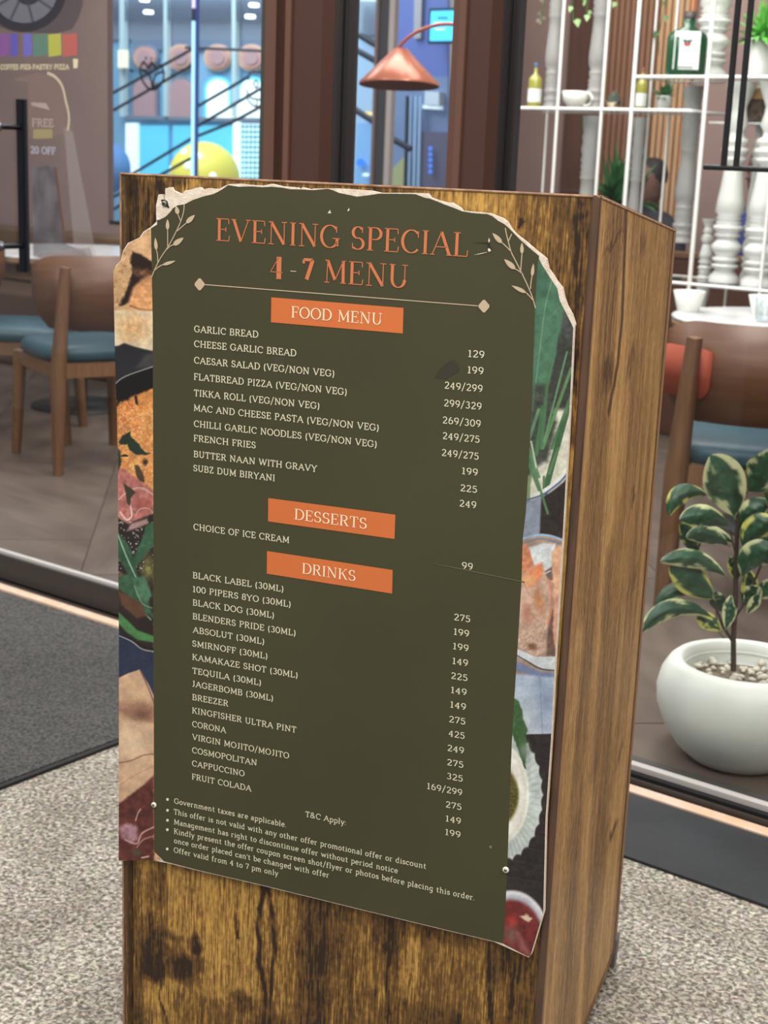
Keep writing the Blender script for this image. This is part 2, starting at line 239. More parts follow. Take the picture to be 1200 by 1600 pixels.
# ------------------------------------------------------------------ stroke lettering
def arc(cx, cy, rx, ry, a0, a1, n=10): return [(cx+rx*math.cos(math.radians(a0+(a1-a0)*i/n)), cy+ry*math.sin(math.radians(a0+(a1-a0)*i/n))) for i in range(n+1)]
K, N_, A_, S_ = 'k', 'n', 'a', 's'
def sr(x, y, l): return (S_, [(x-l, y), (x+l, y)])
FULL = lambda cx, cy, rx, ry: (A_, arc(cx, cy, rx, ry, 90, 450, 20))
G = {
 'A': (.86, [(N_, [(.08, 0), (.43, 1)]), (K, [(.43, 1), (.78, 0)]), (N_, [(.2, .34), (.67, .34)]), sr(.08, 0, .1), sr(.78, 0, .12)]),
 'B': (.72, [(K, [(.16, 0), (.16, 1)]), (A_, [(.16, 1), (.36, 1)]+arc(.38, .76, .2, .24, 90, -90)+[(.16, .52)]), (A_, [(.3, .52)]+arc(.4, .26, .24, .26, 90, -90)+[(.16, 0)]), sr(.11, 0, .08), sr(.11, 1, .08)]),
 'C': (.8, [(A_, arc(.44, .5, .37, .5, 42, 318, 18)), (N_, [(.72, .68), (.72, .96)])]),
 'D': (.84, [(K, [(.16, 0), (.16, 1)]), (A_, [(.16, 1), (.36, 1)]+arc(.38, .5, .38, .5, 90, -90, 14)+[(.16, 0)]), sr(.11, 0, .08), sr(.11, 1, .08)]),
 'E': (.68, [(K, [(.16, 0), (.16, 1)]), (N_, [(.16, 1), (.58, 1)]), (N_, [(.58, 1), (.6, .78)]), (N_, [(.16, .52), (.46, .52)]), (N_, [(.46, .62), (.46, .42)]), (N_, [(.16, 0), (.6, 0)]), (N_, [(.6, 0), (.63, .24)]), sr(.11, 0, .08), sr(.11, 1, .08)]),
 'F': (.64, [(K, [(.16, 0), (.16, 1)]), (N_, [(.16, 1), (.58, 1)]), (N_, [(.58, 1), (.6, .76)]), (N_, [(.16, .5), (.46, .5)]), (N_, [(.46, .6), (.46, .4)]), sr(.17, 0, .13), sr(.11, 1, .08)]),
 'G': (.88, [(A_, arc(.44, .5, .37, .5, 42, 335, 18)), (K, [(.75, .42), (.75, .08)]), (N_, [(.56, .42), (.87, .42)]), (N_, [(.72, .68), (.72, .96)])]),
 'H': (.9, [(K, [(.17, 0), (.17, 1)]), (K, [(.73, 0), (.73, 1)]), (N_, [(.17, .5), (.73, .5)]), sr(.17, 0, .12), sr(.73, 0, .12), sr(.17, 1, .12), sr(.73, 1, .12)]),
 'I': (.36, [(K, [(.18, 0), (.18, 1)]), sr(.18, 0, .12), sr(.18, 1, .12)]),
 'J': (.5, [(A_, [(.32, 1), (.32, .22)]+arc(.13, .22, .19, .22, 0, -105)), sr(.3, 1, .13)]),
 'K': (.82, [(K, [(.17, 0), (.17, 1)]), (N_, [(.17, .38), (.66, 1)]), (K, [(.36, .62), (.7, 0)]), sr(.17, 0, .12), sr(.17, 1, .12), sr(.66, 1, .1), sr(.71, 0, .1)]),
 'L': (.66, [(K, [(.17, 0), (.17, 1)]), (N_, [(.17, 0), (.6, 0)]), (N_, [(.6, 0), (.62, .26)]), sr(.17, 1, .13), sr(.12, 0, .08)]),
 'M': (1.02, [(N_, [(.16, 0), (.18, 1)]), (K, [(.18, 1), (.51, .12)]), (N_, [(.51, .12), (.84, 1)]), (K, [(.84, 1), (.86, 0)]), sr(.16, 0, .11), sr(.86, 0, .12), sr(.13, 1, .06), sr(.89, 1, .06)]),
 'N': (.92, [(N_, [(.17, 0), (.17, 1)]), (K, [(.17, 1), (.75, 0)]), (N_, [(.75, 0), (.75, 1)]), sr(.17, 0, .12), sr(.12, 1, .07), sr(.75, 1, .12)]),
 'O': (.88, [FULL(.44, .5, .37, .5)]),
 'P': (.7, [(K, [(.17, 0), (.17, 1)]), (A_, [(.17, 1), (.37, 1)]+arc(.38, .74, .24, .26, 90, -90)+[(.17, .48)]), sr(.17, 0, .13), sr(.12, 1, .08)]),
 'Q': (.88, [FULL(.44, .5, .37, .5), (K, [(.48, .2), (.76, -.14)])]),
 'R': (.78, [(K, [(.17, 0), (.17, 1)]), (A_, [(.17, 1), (.37, 1)]+arc(.38, .75, .23, .25, 90, -90)+[(.17, .5)]), (K, [(.4, .5), (.66, 0)]), sr(.17, 0, .12), sr(.12, 1, .08), sr(.7, 0, .08)]),
 'S': (.64, [(A_, arc(.32, .745, .21, .255, 35, 265, 12)+arc(.32, .255, .24, .255, 88, -140, 12)), (N_, [(.51, .74), (.51, .99)]), (N_, [(.1, .02), (.1, .27)])]),
 'T': (.74, [(K, [(.37, 0), (.37, 1)]), (N_, [(.07, 1), (.67, 1)]), (N_, [(.07, 1), (.06, .76)]), (N_, [(.67, 1), (.68, .76)]), sr(.37, 0, .13)]),
 'U': (.86, [(K, [(.17, 1), (.17, .35)]), (A_, arc(.43, .35, .26, .35, 180, 360, 14)), (N_, [(.69, .35), (.69, 1)]), sr(.17, 1, .12), sr(.69, 1, .12)]),
 'V': (.86, [(K, [(.1, 1), (.43, 0)]), (N_, [(.43, 0), (.76, 1)]), sr(.1, 1, .11), sr(.76, 1, .11)]),
 'W': (1.18, [(K, [(.1, 1), (.35, 0)]), (N_, [(.35, 0), (.59, .95)]), (K, [(.59, .95), (.83, 0)]), (N_, [(.83, 0), (1.08, 1)]), sr(.1, 1, .11), sr(.59, 1, .08), sr(1.08, 1, .1)]),
 'X': (.8, [(K, [(.1, 1), (.7, 0)]), (N_, [(.1, 0), (.7, 1)]), sr(.1, 0, .1), sr(.7, 0, .1), sr(.1, 1, .1), sr(.7, 1, .1)]),
 'Y': (.8, [(K, [(.08, 1), (.4, .46)]), (N_, [(.4, .46), (.72, 1)]), (K, [(.4, .46), (.4, 0)]), sr(.08, 1, .1), sr(.72, 1, .1), sr(.4, 0, .13)]),
 'Z': (.68, [(N_, [(.1, 1), (.57, 1)]), (K, [(.57, 1), (.09, 0)]), (N_, [(.09, 0), (.59, 0)]), (N_, [(.1, 1), (.09, .77)]), (N_, [(.59, 0), (.6, .24)])]),
 '0': (.66, [FULL(.33, .5, .26, .5)]),
 '1': (.5, [(K, [(.27, 0), (.27, 1)]), (N_, [(.27, 1), (.1, .86)]), sr(.27, 0, .17)]),
 '2': (.64, [(A_, arc(.31, .73, .22, .27, 165, -35, 12)+[(.08, 0)]), (N_, [(.08, 0), (.57, 0)]), (N_, [(.57, 0), (.58, .16)])]),
 '3': (.62, [(A_, arc(.29, .765, .2, .235, 150, -88, 12)), (A_, arc(.29, .265, .24, .265, 88, -150, 12))]),
 '4': (.66, [(N_, [(.43, 1), (.05, .3)]), (N_, [(.05, .3), (.6, .3)]), (K, [(.43, 1), (.43, 0)]), sr(.43, 0, .12)]),
 '5': (.62, [(N_, [(.13, 1), (.52, 1)]), (N_, [(.13, 1), (.12, .56)]), (A_, arc(.29, .32, .25, .32, 132, -150, 14))]),
 '6': (.64, [FULL(.33, .3, .24, .3), (A_, arc(.45, .3, .36, .7, 180, 98, 8))]),
 '7': (.6, [(N_, [(.07, 1), (.55, 1)]), (K, [(.55, 1), (.24, 0)]), (N_, [(.07, 1), (.06, .8)])]),
 '8': (.62, [FULL(.31, .75, .19, .25), FULL(.31, .26, .24, .26)]),
 '9': (.64, [FULL(.31, .7, .24, .3), (A_, arc(.19, .7, .36, .7, 0, -82, 8))]),
 '(': (.36, [(A_, arc(.44, .42, .32, .7, 128, 232, 8))]), ')': (.36, [(A_, arc(-.08, .42, .32, .7, 52, -52, 8))]),
 '/': (.48, [(N_, [(.04, -.14), (.42, 1.1)])]), '-': (.4, [(N_, [(.08, .36), (.32, .36)])]), ' ': (.36, []),
 '.': (.2, [(K, [(.07, .0), (.07, .1)])]), "'": (.16, [(K, [(.08, .95), (.08, .72)])]), ':': (.2, [(K, [(.08, .0), (.08, .1)]), (K, [(.08, .45), (.08, .55)])]),
 '&': (.86, [(A_, arc(.36, .77, .17, .23, 230, -60, 14)+[(.2, .42)]), (A_, [(.24, .46)]+arc(.32, .24, .25, .24, 110, 320, 12)+[(.7, .46)]), (K, [(.2, .66), (.74, 0)])]),
 'a': (.58, [FULL(.25, .19, .17, .19), (A_, [(.44, 0), (.44, .44)]+arc(.27, .44, .17, .22, 0, 145)), sr(.49, 0, .06)]),
 'b': (.64, [(K, [(.14, 0), (.14, 1.02)]), FULL(.36, .33, .21, .33), sr(.09, 1.02, .06)]),
 'c': (.56, [(A_, arc(.31, .33, .23, .33, 42, 318, 14)), (N_, [(.49, .46), (.49, .64)])]),
 'd': (.66, [(K, [(.47, 0), (.47, 1.02)]), FULL(.27, .33, .21, .33), sr(.42, 1.02, .06), sr(.52, 0, .06)]),
 'e': (.6, [(A_, arc(.31, .33, .23, .33, 2, 318, 14)), (N_, [(.08, .35), (.53, .35)])]),
 'f': (.44, [(A_, [(.18, 0), (.18, .78)]+arc(.35, .78, .17, .24, 180, 62, 8)), (N_, [(.04, .64), (.38, .64)]), sr(.18, 0, .12)]),
 'g': (.64, [FULL(.27, .35, .2, .31), (A_, [(.47, .66), (.47, -.1)]+arc(.27, -.1, .2, .2, 0, -150)), sr(.53, .64, .06)]),
 'h': (.7, [(K, [(.15, 0), (.15, 1.02)]), (A_, arc(.34, .44, .18, .22, 180, 0)+[(.52, 0)]), sr(.15, 0, .1), sr(.53, 0, .1), sr(.1, 1.02, .06)]),
 'i': (.34, [(K, [(.17, 0), (.17, .66)]), sr(.17, 0, .12), sr(.12, .65, .07), (K, [(.17, .84), (.17, .94)])]),
 'k': (.66, [(K, [(.15, 0), (.15, 1.02)]), (N_, [(.15, .24), (.5, .64)]), (K, [(.3, .4), (.52, 0)]), sr(.15, 0, .1), sr(.1, 1.02, .06), sr(.54, 0, .08)]),
 'l': (.34, [(K, [(.17, 0), (.17, 1.02)]), sr(.17, 0, .12), sr(.12, 1.02, .06)]),
 'm': (1.02, [(K, [(.15, 0), (.15, .66)]), (A_, arc(.33, .45, .17, .21, 180, 0)+[(.5, 0)]), (A_, arc(.68, .45, .17, .21, 180, 0)+[(.85, 0)]), sr(.15, 0, .1), sr(.5, 0, .08), sr(.86, 0, .1), sr(.1, .65, .06)]),
 'n': (.7, [(K, [(.15, 0), (.15, .66)]), (A_, arc(.34, .44, .18, .22, 180, 0)+[(.52, 0)]), sr(.15, 0, .1), sr(.53, 0, .1), sr(.1, .65, .06)]),
 'o': (.62, [FULL(.31, .33, .23, .33)]),
 'p': (.64, [(K, [(.15, -.28), (.15, .66)]), FULL(.36, .33, .21, .33), sr(.15, -.28, .11), sr(.1, .65, .06)]),
 'r': (.52, [(K, [(.15, 0), (.15, .66)]), (A_, arc(.33, .42, .18, .22, 180, 50)), sr(.16, 0, .12), sr(.1, .65, .06)]),
 's': (.5, [(A_, arc(.25, .49, .15, .16, 35, 265, 8)+arc(.25, .17, .17, .17, 88, -140, 8)), (N_, [(.4, .5), (.4, .64)]), (N_, [(.09, .02), (.09, .18)])]),
 't': (.46, [(A_, [(.18, .88), (.18, .18)]+arc(.33, .18, .15, .18, 180, 300, 8)), (N_, [(.04, .64), (.38, .64)])]),
 'u': (.7, [(A_, [(.16, .66), (.16, .24)]+arc(.34, .24, .18, .24, 180, 300, 8)), (K, [(.52, 0), (.52, .66)]), sr(.12, .65, .07), sr(.48, .65, .06), sr(.58, 0, .05)]),
 'v': (.62, [(K, [(.08, .66), (.31, 0)]), (N_, [(.31, 0), (.54, .66)]), sr(.08, .65, .09), sr(.54, .65, .09)]),
 'w': (.9, [(K, [(.08, .66), (.27, 0)]), (N_, [(.27, 0), (.45, .62)]), (K, [(.45, .62), (.64, 0)]), (N_, [(.64, 0), (.82, .66)]), sr(.08, .65, .09), sr(.82, .65, .08)]),
 'x': (.62, [(K, [(.08, .66), (.54, 0)]), (N_, [(.08, 0), (.54, .66)]), sr(.08, 0, .08), sr(.54, 0, .08), sr(.08, .65, .08), sr(.54, .65, .08)]),
 'y': (.62, [(K, [(.08, .66), (.31, 0)]), (N_, [(.54, .66), (.24, -.22), (.1, -.28)]), sr(.08, .65, .09), sr(.54, .65, .09)]),
}
def stroke(pts, wf):
    """ribbon along pts; wf(dx,dy)-> width"""
    n = len(pts); L = []; R = []
    P = [np.array(p, float) for p in pts]
    for i in range(n):
        a = P[i]-P[i-1] if i else P[1]-P[0]; b = P[i+1]-P[i] if i < n-1 else a
        a = a/(np.linalg.norm(a)+1e-9); b = b/(np.linalg.norm(b)+1e-9); t = a+b; t = t/(np.linalg.norm(t)+1e-9)
        nr = np.array([-t[1], t[0]]); w_ = wf(t[0], t[1])/2/max(.6, abs(float(np.dot(t, a)))); L.append(P[i]+nr*w_); R.append(P[i]-nr*w_)
    return L+R, [(i, i+1, n+i+1, n+i) for i in range(n-1)]
def text2d(s, style):
    th, tn = style['thick'], style['thin']; adv = style.get('track', .06); x = 0; out_v = []; out_f = []
    for ch in s:
        wd, st = G[ch]
        for kind, pts in st:
            tk = th if kind in (K, A_) else tn
            q = [(x+p[0], (p[1]-.5)*(1-tn)+.5 if -.05 < p[1] < 1.03 else p[1]) for p in pts]
            if kind == A_: wf = lambda dx, dy: tn+(th-tn)*abs(dy)**1.4
            else: wf = lambda dx, dy, tk=tk: tk
            v, f = stroke(q, wf); b = len(out_v); out_v += v; out_f += [tuple(i+b for i in ff) for ff in f]
        x += wd+adv
    return out_v, out_f, x-adv
SLAB = dict(thick=.125, thin=.095, track=.07); FINE = dict(thick=.125, thin=.038, track=.04); BAN = dict(thick=.12, thin=.05, track=.04)
# ================================================================== SETTING
M_floor = stonefloor()
o = obj('floor', MB().box((-7, -3, -.06), (3, 2.60, 0)).me('floor'), M_floor); tag(o, kind='structure')
M_joint = mat('tile_joint', (70, 60, 55), .9)
o = obj('floor_interior', MB().box((-10, 2.6, -.06), (2.2, 7.52, -.004)).me('floor_interior'), M_joint); tag(o, kind='structure'); fin = o
M_tile = mat('cafe_tile', (118, 105, 96), .32, noise=((98, 86, 79), 3.2), stretch=(1, 3.5, 1))
tm = MB().box((-.598, -.298, -.012), (.598, .298, 0)).me('tile'); tm.materials.append(M_tile)
ca, sa = math.cos(math.radians(134)), math.sin(math.radians(134)); o0 = np.array([-3.707, 3.268]) + .3*np.array([sa, -ca])
for i in range(-5, 6):
    for j in range(-7, 8):
        p = o0+np.array([ca, sa])*(i*1.2+(.4 if j % 2 else 0))+np.array([-sa, ca])*(j*.6)
        if -7.4 < p[0] < .4 and 3.38 < p[1] < 5.5:
            t = bpy.data.objects.new('tile', tm); C.objects.link(t); t.location = (p[0], p[1], 0); t.rotation_euler = (0, 0, math.radians(134)); t.parent = fin
WX1_ = -4.05
def edge_tiles():   # cut tiles along the glass line and by the pot
    poly = []
    for i in range(-6, 8):
        for j in range(-9, 11):
            p = o0+np.array([ca, sa])*(i*1.2+(.4 if j % 2 else 0))+np.array([-sa, ca])*(j*.6)
            if -7.4 < p[0] < .4 and 3.38 < p[1] < 5.5: continue
            cor = [p+np.array([ca, sa])*a*.598+np.array([-sa, ca])*b*.298 for a, b in ((-1, -1), (1, -1), (1, 1), (-1, 1))]
            def clip(P, ax, lim, sg):
                out = []
                for k in range(len(P)):
                    a, b = P[k], P[(k+1) % len(P)]; da, db = sg*(a[ax]-lim), sg*(b[ax]-lim)
                    if da >= 0: out.append(a)
                    if da*db < 0: out.append(a+(b-a)*da/(da-db))
                return out
            for ax, lim, sg in ((1, 2.74, 1), (1, 7.38 if p[0] > WX1_ else 5.98, -1), (0, -9.5, 1), (0, 1.8, -1)):
                if cor: cor = clip(cor, ax, lim, sg)
            if len(cor) > 2: poly.append(cor)
    return poly
for q in edge_tiles():
    obj('tile', MB().prism([tuple(a) for a in q], (0, 0, 0), (1, 0, 0), (0, 1, 0), (0, 0, 1), .012).me('tile'), M_tile, fin)
# stone sill under the glass line
M_sill = mat('threshold_stone', (214, 178, 145), .5, noise=((226, 196, 176), 18))
sill = thing('threshold', 'narrow peach stone threshold strip running under the glass front', 'threshold')
for x0, x1 in ((-4.6, -3.062), (-3.058, -2.1), (-2.096, -.6), (-.596, .8)):
    box_('stone_strip', (x0, 2.565, 0), (x1, 2.598, .009), M_sill, sill, .002)
# mats
M_matt = mat('carpet_mat', (92, 90, 88), .95, noise=((42, 41, 41), 170), bump=1., bscale=220)
t = box_('entrance_mat', (-5.6, .3, 0), (-2.252, 2.55, .009), M_matt); tag(t, 'dark grey ribbed carpet mat outside the glass door', 'mat')
M_medge = mat('mat_edge', (38, 37, 37), .8)
b = box_('border', (-2.251, .3, 0), (-2.238, 2.55, .007), M_medge, t)
M_slab = mat('black_slab', (38, 41, 46), .5, noise=((29, 31, 35), 7), bump=.25, bscale=60)
t = box_('floor_strip', (-2.2, 2.306, 0), (.9, 2.562, .006), M_slab); tag(t, 'smooth black floor strip in front of the fixed glass pane', 'floor strip')
# storefront --------------------------------------------------------
M_br = mat('brown_frame', (70, 45, 37), .42, spec=.4); M_brl = mat('brown_stile', (98, 68, 57), .4, spec=.4); M_dk = mat('charcoal_frame', (46, 43, 43), .45); M_blk = mat('gap_black', (10, 8, 10), .9)
M_rail = mat('dark_rail', (58, 53, 49), .5, noise=((56, 50, 47), 14)); M_strip = mat('metal_bead', (205, 200, 196), .35, metal=.2); M_gask = mat('gasket', (60, 56, 50), .7)
GL = glassmat('window_glass', (.93, .94, .94)); GLc = glassmat('clear_glass', (.97, .97, .97))
ZT = 2.35
d1 = bpy.data.objects.new('door_1', None); C.objects.link(d1); tag(d1, kind='structure')
box_('bottom_rail', (-3.62, 2.635, .006), (-2.363, 2.685, .078), M_rail, d1)
box_('glazing_bead', (-3.62, 2.645, .078), (-2.423, 2.662, .086), M_strip, d1)
box_('stile', (-2.399, 2.635, .006), (-2.366, 2.685, ZT), M_brl, d1)
box_('gasket', (-2.423, 2.648, .078), (-2.399, 2.675, ZT), M_gask, d1)
box_('top_rail', (-3.62, 2.635, ZT-.08), (-2.363, 2.685, ZT), M_rail, d1)
box_('glass_pane', (-3.62, 2.657, .08), (-2.42, 2.667, ZT-.08), GL, d1)
M_hd = mat('handle_black', (20, 22, 32), .35, metal=.4); M_stud = mat('stud_metal', (120, 120, 125), .25, metal=.9)
h1 = at_y(31, 155, 2.735); h2 = at_y(41, 425, 2.735); hx = (h1[0]+h2[0])/2
hnd = thing('door_handle', 'black bar pull handle on the glass door', 'handle', (hx, 2.662, h2[2]))
HL = h1[2]-h2[2]
for s in (1, -1):
    me = MB().box((-.012, s*.073-.010, 0), (.012, s*.073+.010, HL)).me('bar'); obj('bar', me, M_hd, hnd)
for zz in (HL*.155, HL*.84):
    obj('standoff', MB().tube([(0, -.064, zz), (0, .064, zz)], .008, 10).me('standoff'), M_hd, hnd)
    obj('washer', MB().lathe([(.003, -.009), (.013, -.006), (.015, 0), (.013, .006), (.003, .009)], 14).me('washer'), M_stud, hnd)
    w_ = hnd.children[-1]; w_.rotation_euler = (math.pi/2, 0, 0); w_.location = (0, -.010, zz)
d1h = hnd
def post(name, x0, x1):
    r = bpy.data.objects.new(name, None); C.objects.link(r); tag(r, kind='structure')
    box_('cover', (x0, 2.598, 0), (x1, 2.64, ZT), M_br, r); box_('core_post', (x0+.004, 2.64, 0), (x1-.003, 2.73, ZT), M_dk, r)
    box_('edge_bead', (x0, 2.592, 0), (x0+.016, 2.598, ZT), M_brl, r)
    box_('seal', (x0-.014, 2.66, 0), (x0+.004, 2.72, ZT), M_blk, r); box_('groove_strip', (x1-.003, 2.676, 0), (x1+.001, 2.69, ZT), M_blk, r)
    return r
post('trim_1', -2.300, -2.197); post('trim_2', -1.826, -1.751)
w2 = bpy.data.objects.new('window_2', None); C.objects.link(w2); tag(w2, kind='structure')
box_('stile', (-1.872, 2.635, 0), (-1.845, 2.685, ZT), M_brl, w2); box_('bottom_rail', (-2.197, 2.64, 0), (-1.872, 2.685, .08), M_rail, w2); box_('glass_pane', (-2.197, 2.657, .08), (-1.872, 2.667, ZT), GL, w2)
w1 = bpy.data.objects.new('window_1', None); C.objects.link(w1); tag(w1, kind='structure')
box_('bottom_rail', (-1.751, 2.604, .0), (.9, 2.70, .018), M_rail, w1)
box_('gasket', (-1.751, 2.612, .018), (.9, 2.640, .026), M_blk, w1)
box_('glazing_bead', (-1.751, 2.628, .026), (.9, 2.648, .038), M_strip, w1)
box_('glass_pane', (-1.751, 2.650, .03), (.9, 2.660, ZT), GL, w1)
box_('inner_ledge', (-1.751, 2.662, .0), (.9, 2.73, .012), mat('ledge', (66, 68, 64), .5), w1)
box_('bottom_bead', (-2.363, 2.7, 0), (-2.31, 2.71, .01), M_blk, w2)
# interior walls ----------------------------------------------------
M_pink = mat('taupe_wall', (150, 128, 122), .8, noise=((143, 121, 116), 2.5)); M_woodd = mat('red_brown_panel', (96, 66, 54), .6, noise=((80, 54, 44), 4), stretch=(6, 6, .6))
WX0, WX1 = at_y(170, 180, 6.)[0], -4.05; WZ0 = .79
wb = bpy.data.objects.new('wall_back', None); C.objects.link(wb); tag(wb, kind='structure')
def wpart(n, a, b, mt): return box_(n, a, b, mt, wb)
wpart('plaster_panel', (-11, 6.0, 0), (WX0, 6.03, 3.0), M_pink); wpart('plaster_panel', (WX0, 6.0, 0), (WX1-.01, 6.03, WZ0), M_pink); wpart('plaster_panel', (-5.0, 7.4, 0), (1.5, 7.52, 3.0), M_pink); wb_ = MB().prism([(WX1-.1, 6.04), (WX1, 6.0), (-4.99, 7.4), (-5.09, 7.4)], (0, 0, 0), (1, 0, 0), (0, 1, 0), (0, 0, 1), -3.0).recalc('angled_panel'); obj('angled_panel', wb_, M_pink, wb)
wpart('lintel', (WX0, 6.0, 2.7), (WX1, 6.12, 3.0), M_pink)
w3 = bpy.data.objects.new('window_3', None); C.objects.link(w3); tag(w3, kind='structure')
box_('window_frame', (WX0, 6.0, WZ0), (WX1, 6.05, WZ0+.02), M_blk, w3); box_('window_frame', (WX0-.004, 6.0, WZ0), (WX0+.006, 6.032, 2.7), mat('window_side', (110, 90, 86), .6), w3)
box_('glass_pane', (WX0+.02, 6.03, WZ0+.02), (WX1, 6.036, 2.7), GLc, w3)
# wood panel and slats behind the shelf
YW = 7.37; xa, xb, xc, xd = [at_y(q, 171, YW)[0] for q in (882, 945, 1022, 1072)]
wpart('wood_panel', (xa, YW+.005, 0), (xb+.02, 7.4, 3), M_woodd)
M_slat = mat('slat_wood', (150, 112, 88), .55, noise=((128, 92, 70), 5), stretch=(8, 8, .5)); M_slatl = mat('pale_slat_wood', (196, 160, 124), .55, noise=((182, 144, 108), 5), stretch=(8, 8, .5))
sp = thing('slatted_panel', 'vertical wooden slat wall panel behind the white shelf', 'wall panel', (0, YW, 0))
box_('backing', (xb, -.005, 0), (xd, .0, 3), mat('slat_backing', (78, 52, 42), .8), sp)
x = xb
sA = MB().box((-.011, -.035, 0), (.011, -.005, 3)).me('slat'); sA.materials.append(M_slat); sB = MB().box((-.011, -.035, 0), (.011, -.005, 3)).me('slat'); sB.materials.append(M_slatl)
while x < xd:
    s = bpy.data.objects.new('slat', sA if x < xc else sB); C.objects.link(s); s.parent = sp; s.location = (x+.012, 0, 0); x += .035
box_('edge_bead', (xd, -.04, 0), (xd+.015, -.002, 3), mat('copper_bead', (206, 142, 104), .4), sp)
# low banquette band under the window
bq = thing('banquette', 'low brown upholstered bench back along the taupe wall at left', 'bench', (0, 5.9, 0))
zb1 = at_y(150, 368, 5.85)[2]; M_bq = mat('banquette_brown', (110, 84, 58), .6, noise=((94, 70, 50), 5))
box_('backrest', (-9, -.10, .42), (-5.0, .09, zb1), M_bq, bq, .015); box_('seat', (-9, -.55, .0), (-5.0, -.105, .42), mat('banquette_seat', (84, 62, 48), .7), bq, .02)
for o_, n_ in ((-11, 'wall_left'),):
    tag(box_(n_, (-11.1, 2.7, 0), (-11, 6.12, 3), M_pink), kind='structure')
tag(box_('wall_right', (1.5, 2.7, 0), (1.6, 7.52, 3), M_pink), kind='structure')
# ================================================================== ARCADE beyond the window
AY = 9.0
def ap(x, y, Y=AY): return at_y(x, y, Y)
fl2 = tag(box_('floor_atrium', (-16, 6.12, -.06), (-4.18, 11, 0), mat('atrium_floor', (120, 130, 140), .4)), kind='structure')
arc_ = thing('arcade_front', 'pale blue games arcade front across the atrium with arches and round windows', 'shopfront', (0, AY, 0))
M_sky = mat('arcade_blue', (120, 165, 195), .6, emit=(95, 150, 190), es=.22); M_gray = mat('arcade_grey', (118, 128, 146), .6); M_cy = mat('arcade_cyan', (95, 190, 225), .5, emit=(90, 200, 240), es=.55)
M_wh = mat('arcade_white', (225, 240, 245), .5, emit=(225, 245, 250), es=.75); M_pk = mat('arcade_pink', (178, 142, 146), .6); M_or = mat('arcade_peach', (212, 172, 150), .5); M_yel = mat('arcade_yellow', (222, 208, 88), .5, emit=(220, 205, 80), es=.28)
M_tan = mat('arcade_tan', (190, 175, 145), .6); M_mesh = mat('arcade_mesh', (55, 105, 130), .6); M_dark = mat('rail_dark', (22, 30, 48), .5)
def panel(name, pts, depth, mt, off=0., Y=AY):
    P = [ap(x, y, Y-off) for x, y in pts]; loc = [(p[0], p[2]) for p in P]
    return obj(name, MB().prism(loc, (0, Y-off-AY, 0), (1, 0, 0), (0, 0, 1), (0, -1, 0), depth).recalc(name), mt, arc_)
def disc(name, cx, cy, r, depth, mt, off, ry=None, a0=0, a1=360, n=28, Y=AY):
    return panel(name, [(cx+r*math.cos(math.radians(a0+(a1-a0)*i/n)), cy-(ry or r)*math.sin(math.radians(a0+(a1-a0)*i/n))) for i in range(n if a1-a0 == 360 else n+1)], depth, mt, off, Y)
def arch(name, cx, top, bot, hw, depth, mt, off):
    return panel(name, [(cx+hw, bot)]+[(cx+hw*math.cos(math.radians(a)), top+hw-hw*math.sin(math.radians(a))) for a in range(0, 181, 15)]+[(cx-hw, bot)], depth, mt, off)
p0, p1 = ap(120, -100), ap(500, -100)
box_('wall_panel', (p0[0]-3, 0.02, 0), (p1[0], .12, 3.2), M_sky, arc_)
panel('upper_band', [(165, -30), (430, -30), (430, 62), (165, 62)], .03, M_gray, .01)
panel('upper_band', [(206, 62), (430, 62), (430, 78), (206, 78)], .03, mat('arcade_grey2', (105, 120, 145), .6), .01)
for a, b in ((168, 200), (430, 400)): pass
for cx_ in (225, 281.6, 339, 392):
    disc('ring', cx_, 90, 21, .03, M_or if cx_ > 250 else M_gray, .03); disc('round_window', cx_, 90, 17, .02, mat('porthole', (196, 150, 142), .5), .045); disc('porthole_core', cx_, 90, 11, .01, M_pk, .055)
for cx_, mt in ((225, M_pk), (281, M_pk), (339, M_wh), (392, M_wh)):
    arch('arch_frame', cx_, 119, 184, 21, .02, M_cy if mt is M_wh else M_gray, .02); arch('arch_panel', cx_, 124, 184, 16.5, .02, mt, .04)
panel('arch_glow', [(322, 184), (330, 168), (350, 172), (412, 140), (412, 184)], .01, M_wh, .05)
panel('beam', [(195, 180), (430, 186), (430, 191), (195, 186)], .05, M_gray, .05)
for cx_, wd in ((190, 7), (258, 5), (365, 6)):
    panel('column', [(cx_-wd/2, -20), (cx_+wd/2, -20), (cx_+wd/2, 182), (cx_-wd/2, 182)], .05, mat('arcade_column', (185, 205, 210), .5), .07)
panel('sign_lamp', [(184, 78), (197, 78), (197, 106), (184, 106)], .03, mat('cream_lamp', (230, 230, 200), .5, emit=(235, 235, 205), es=.5), .13)
for x0, x1 in ((200, 214), (218, 262), (270, 297), (306, 366)):
    panel('lower_panel', [(x0, 196), (x1, 196), (x1, 300), (x0, 300)], .02, M_cy, .02)
panel('lower_column', [(196, 192), (214, 192), (214, 300), (196, 300)], .03, M_wh, .03)
panel('lower_column', [(364, 188), (373, 188), (373, 300), (364, 300)], .03, M_wh, .05)
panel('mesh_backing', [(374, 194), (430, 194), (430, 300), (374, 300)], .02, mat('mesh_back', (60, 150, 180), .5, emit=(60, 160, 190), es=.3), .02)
mm = MB()
for k in range(13):
    a, b = ap(374, 194+k*8, AY-.05), ap(430, 194.5+k*8, AY-.05); mm.tube([a-[0, AY, 0], b-[0, AY, 0]], .0045, 4)
for k in range(9):
    a, b = ap(376+k*6.5, 194, AY-.05), ap(375+k*6.5, 300, AY-.05); mm.tube([a-[0, AY, 0], b-[0, AY, 0]], .0045, 4)
obj('wire_mesh', mm.me('wire_mesh'), M_wh, arc_)
mm = MB()
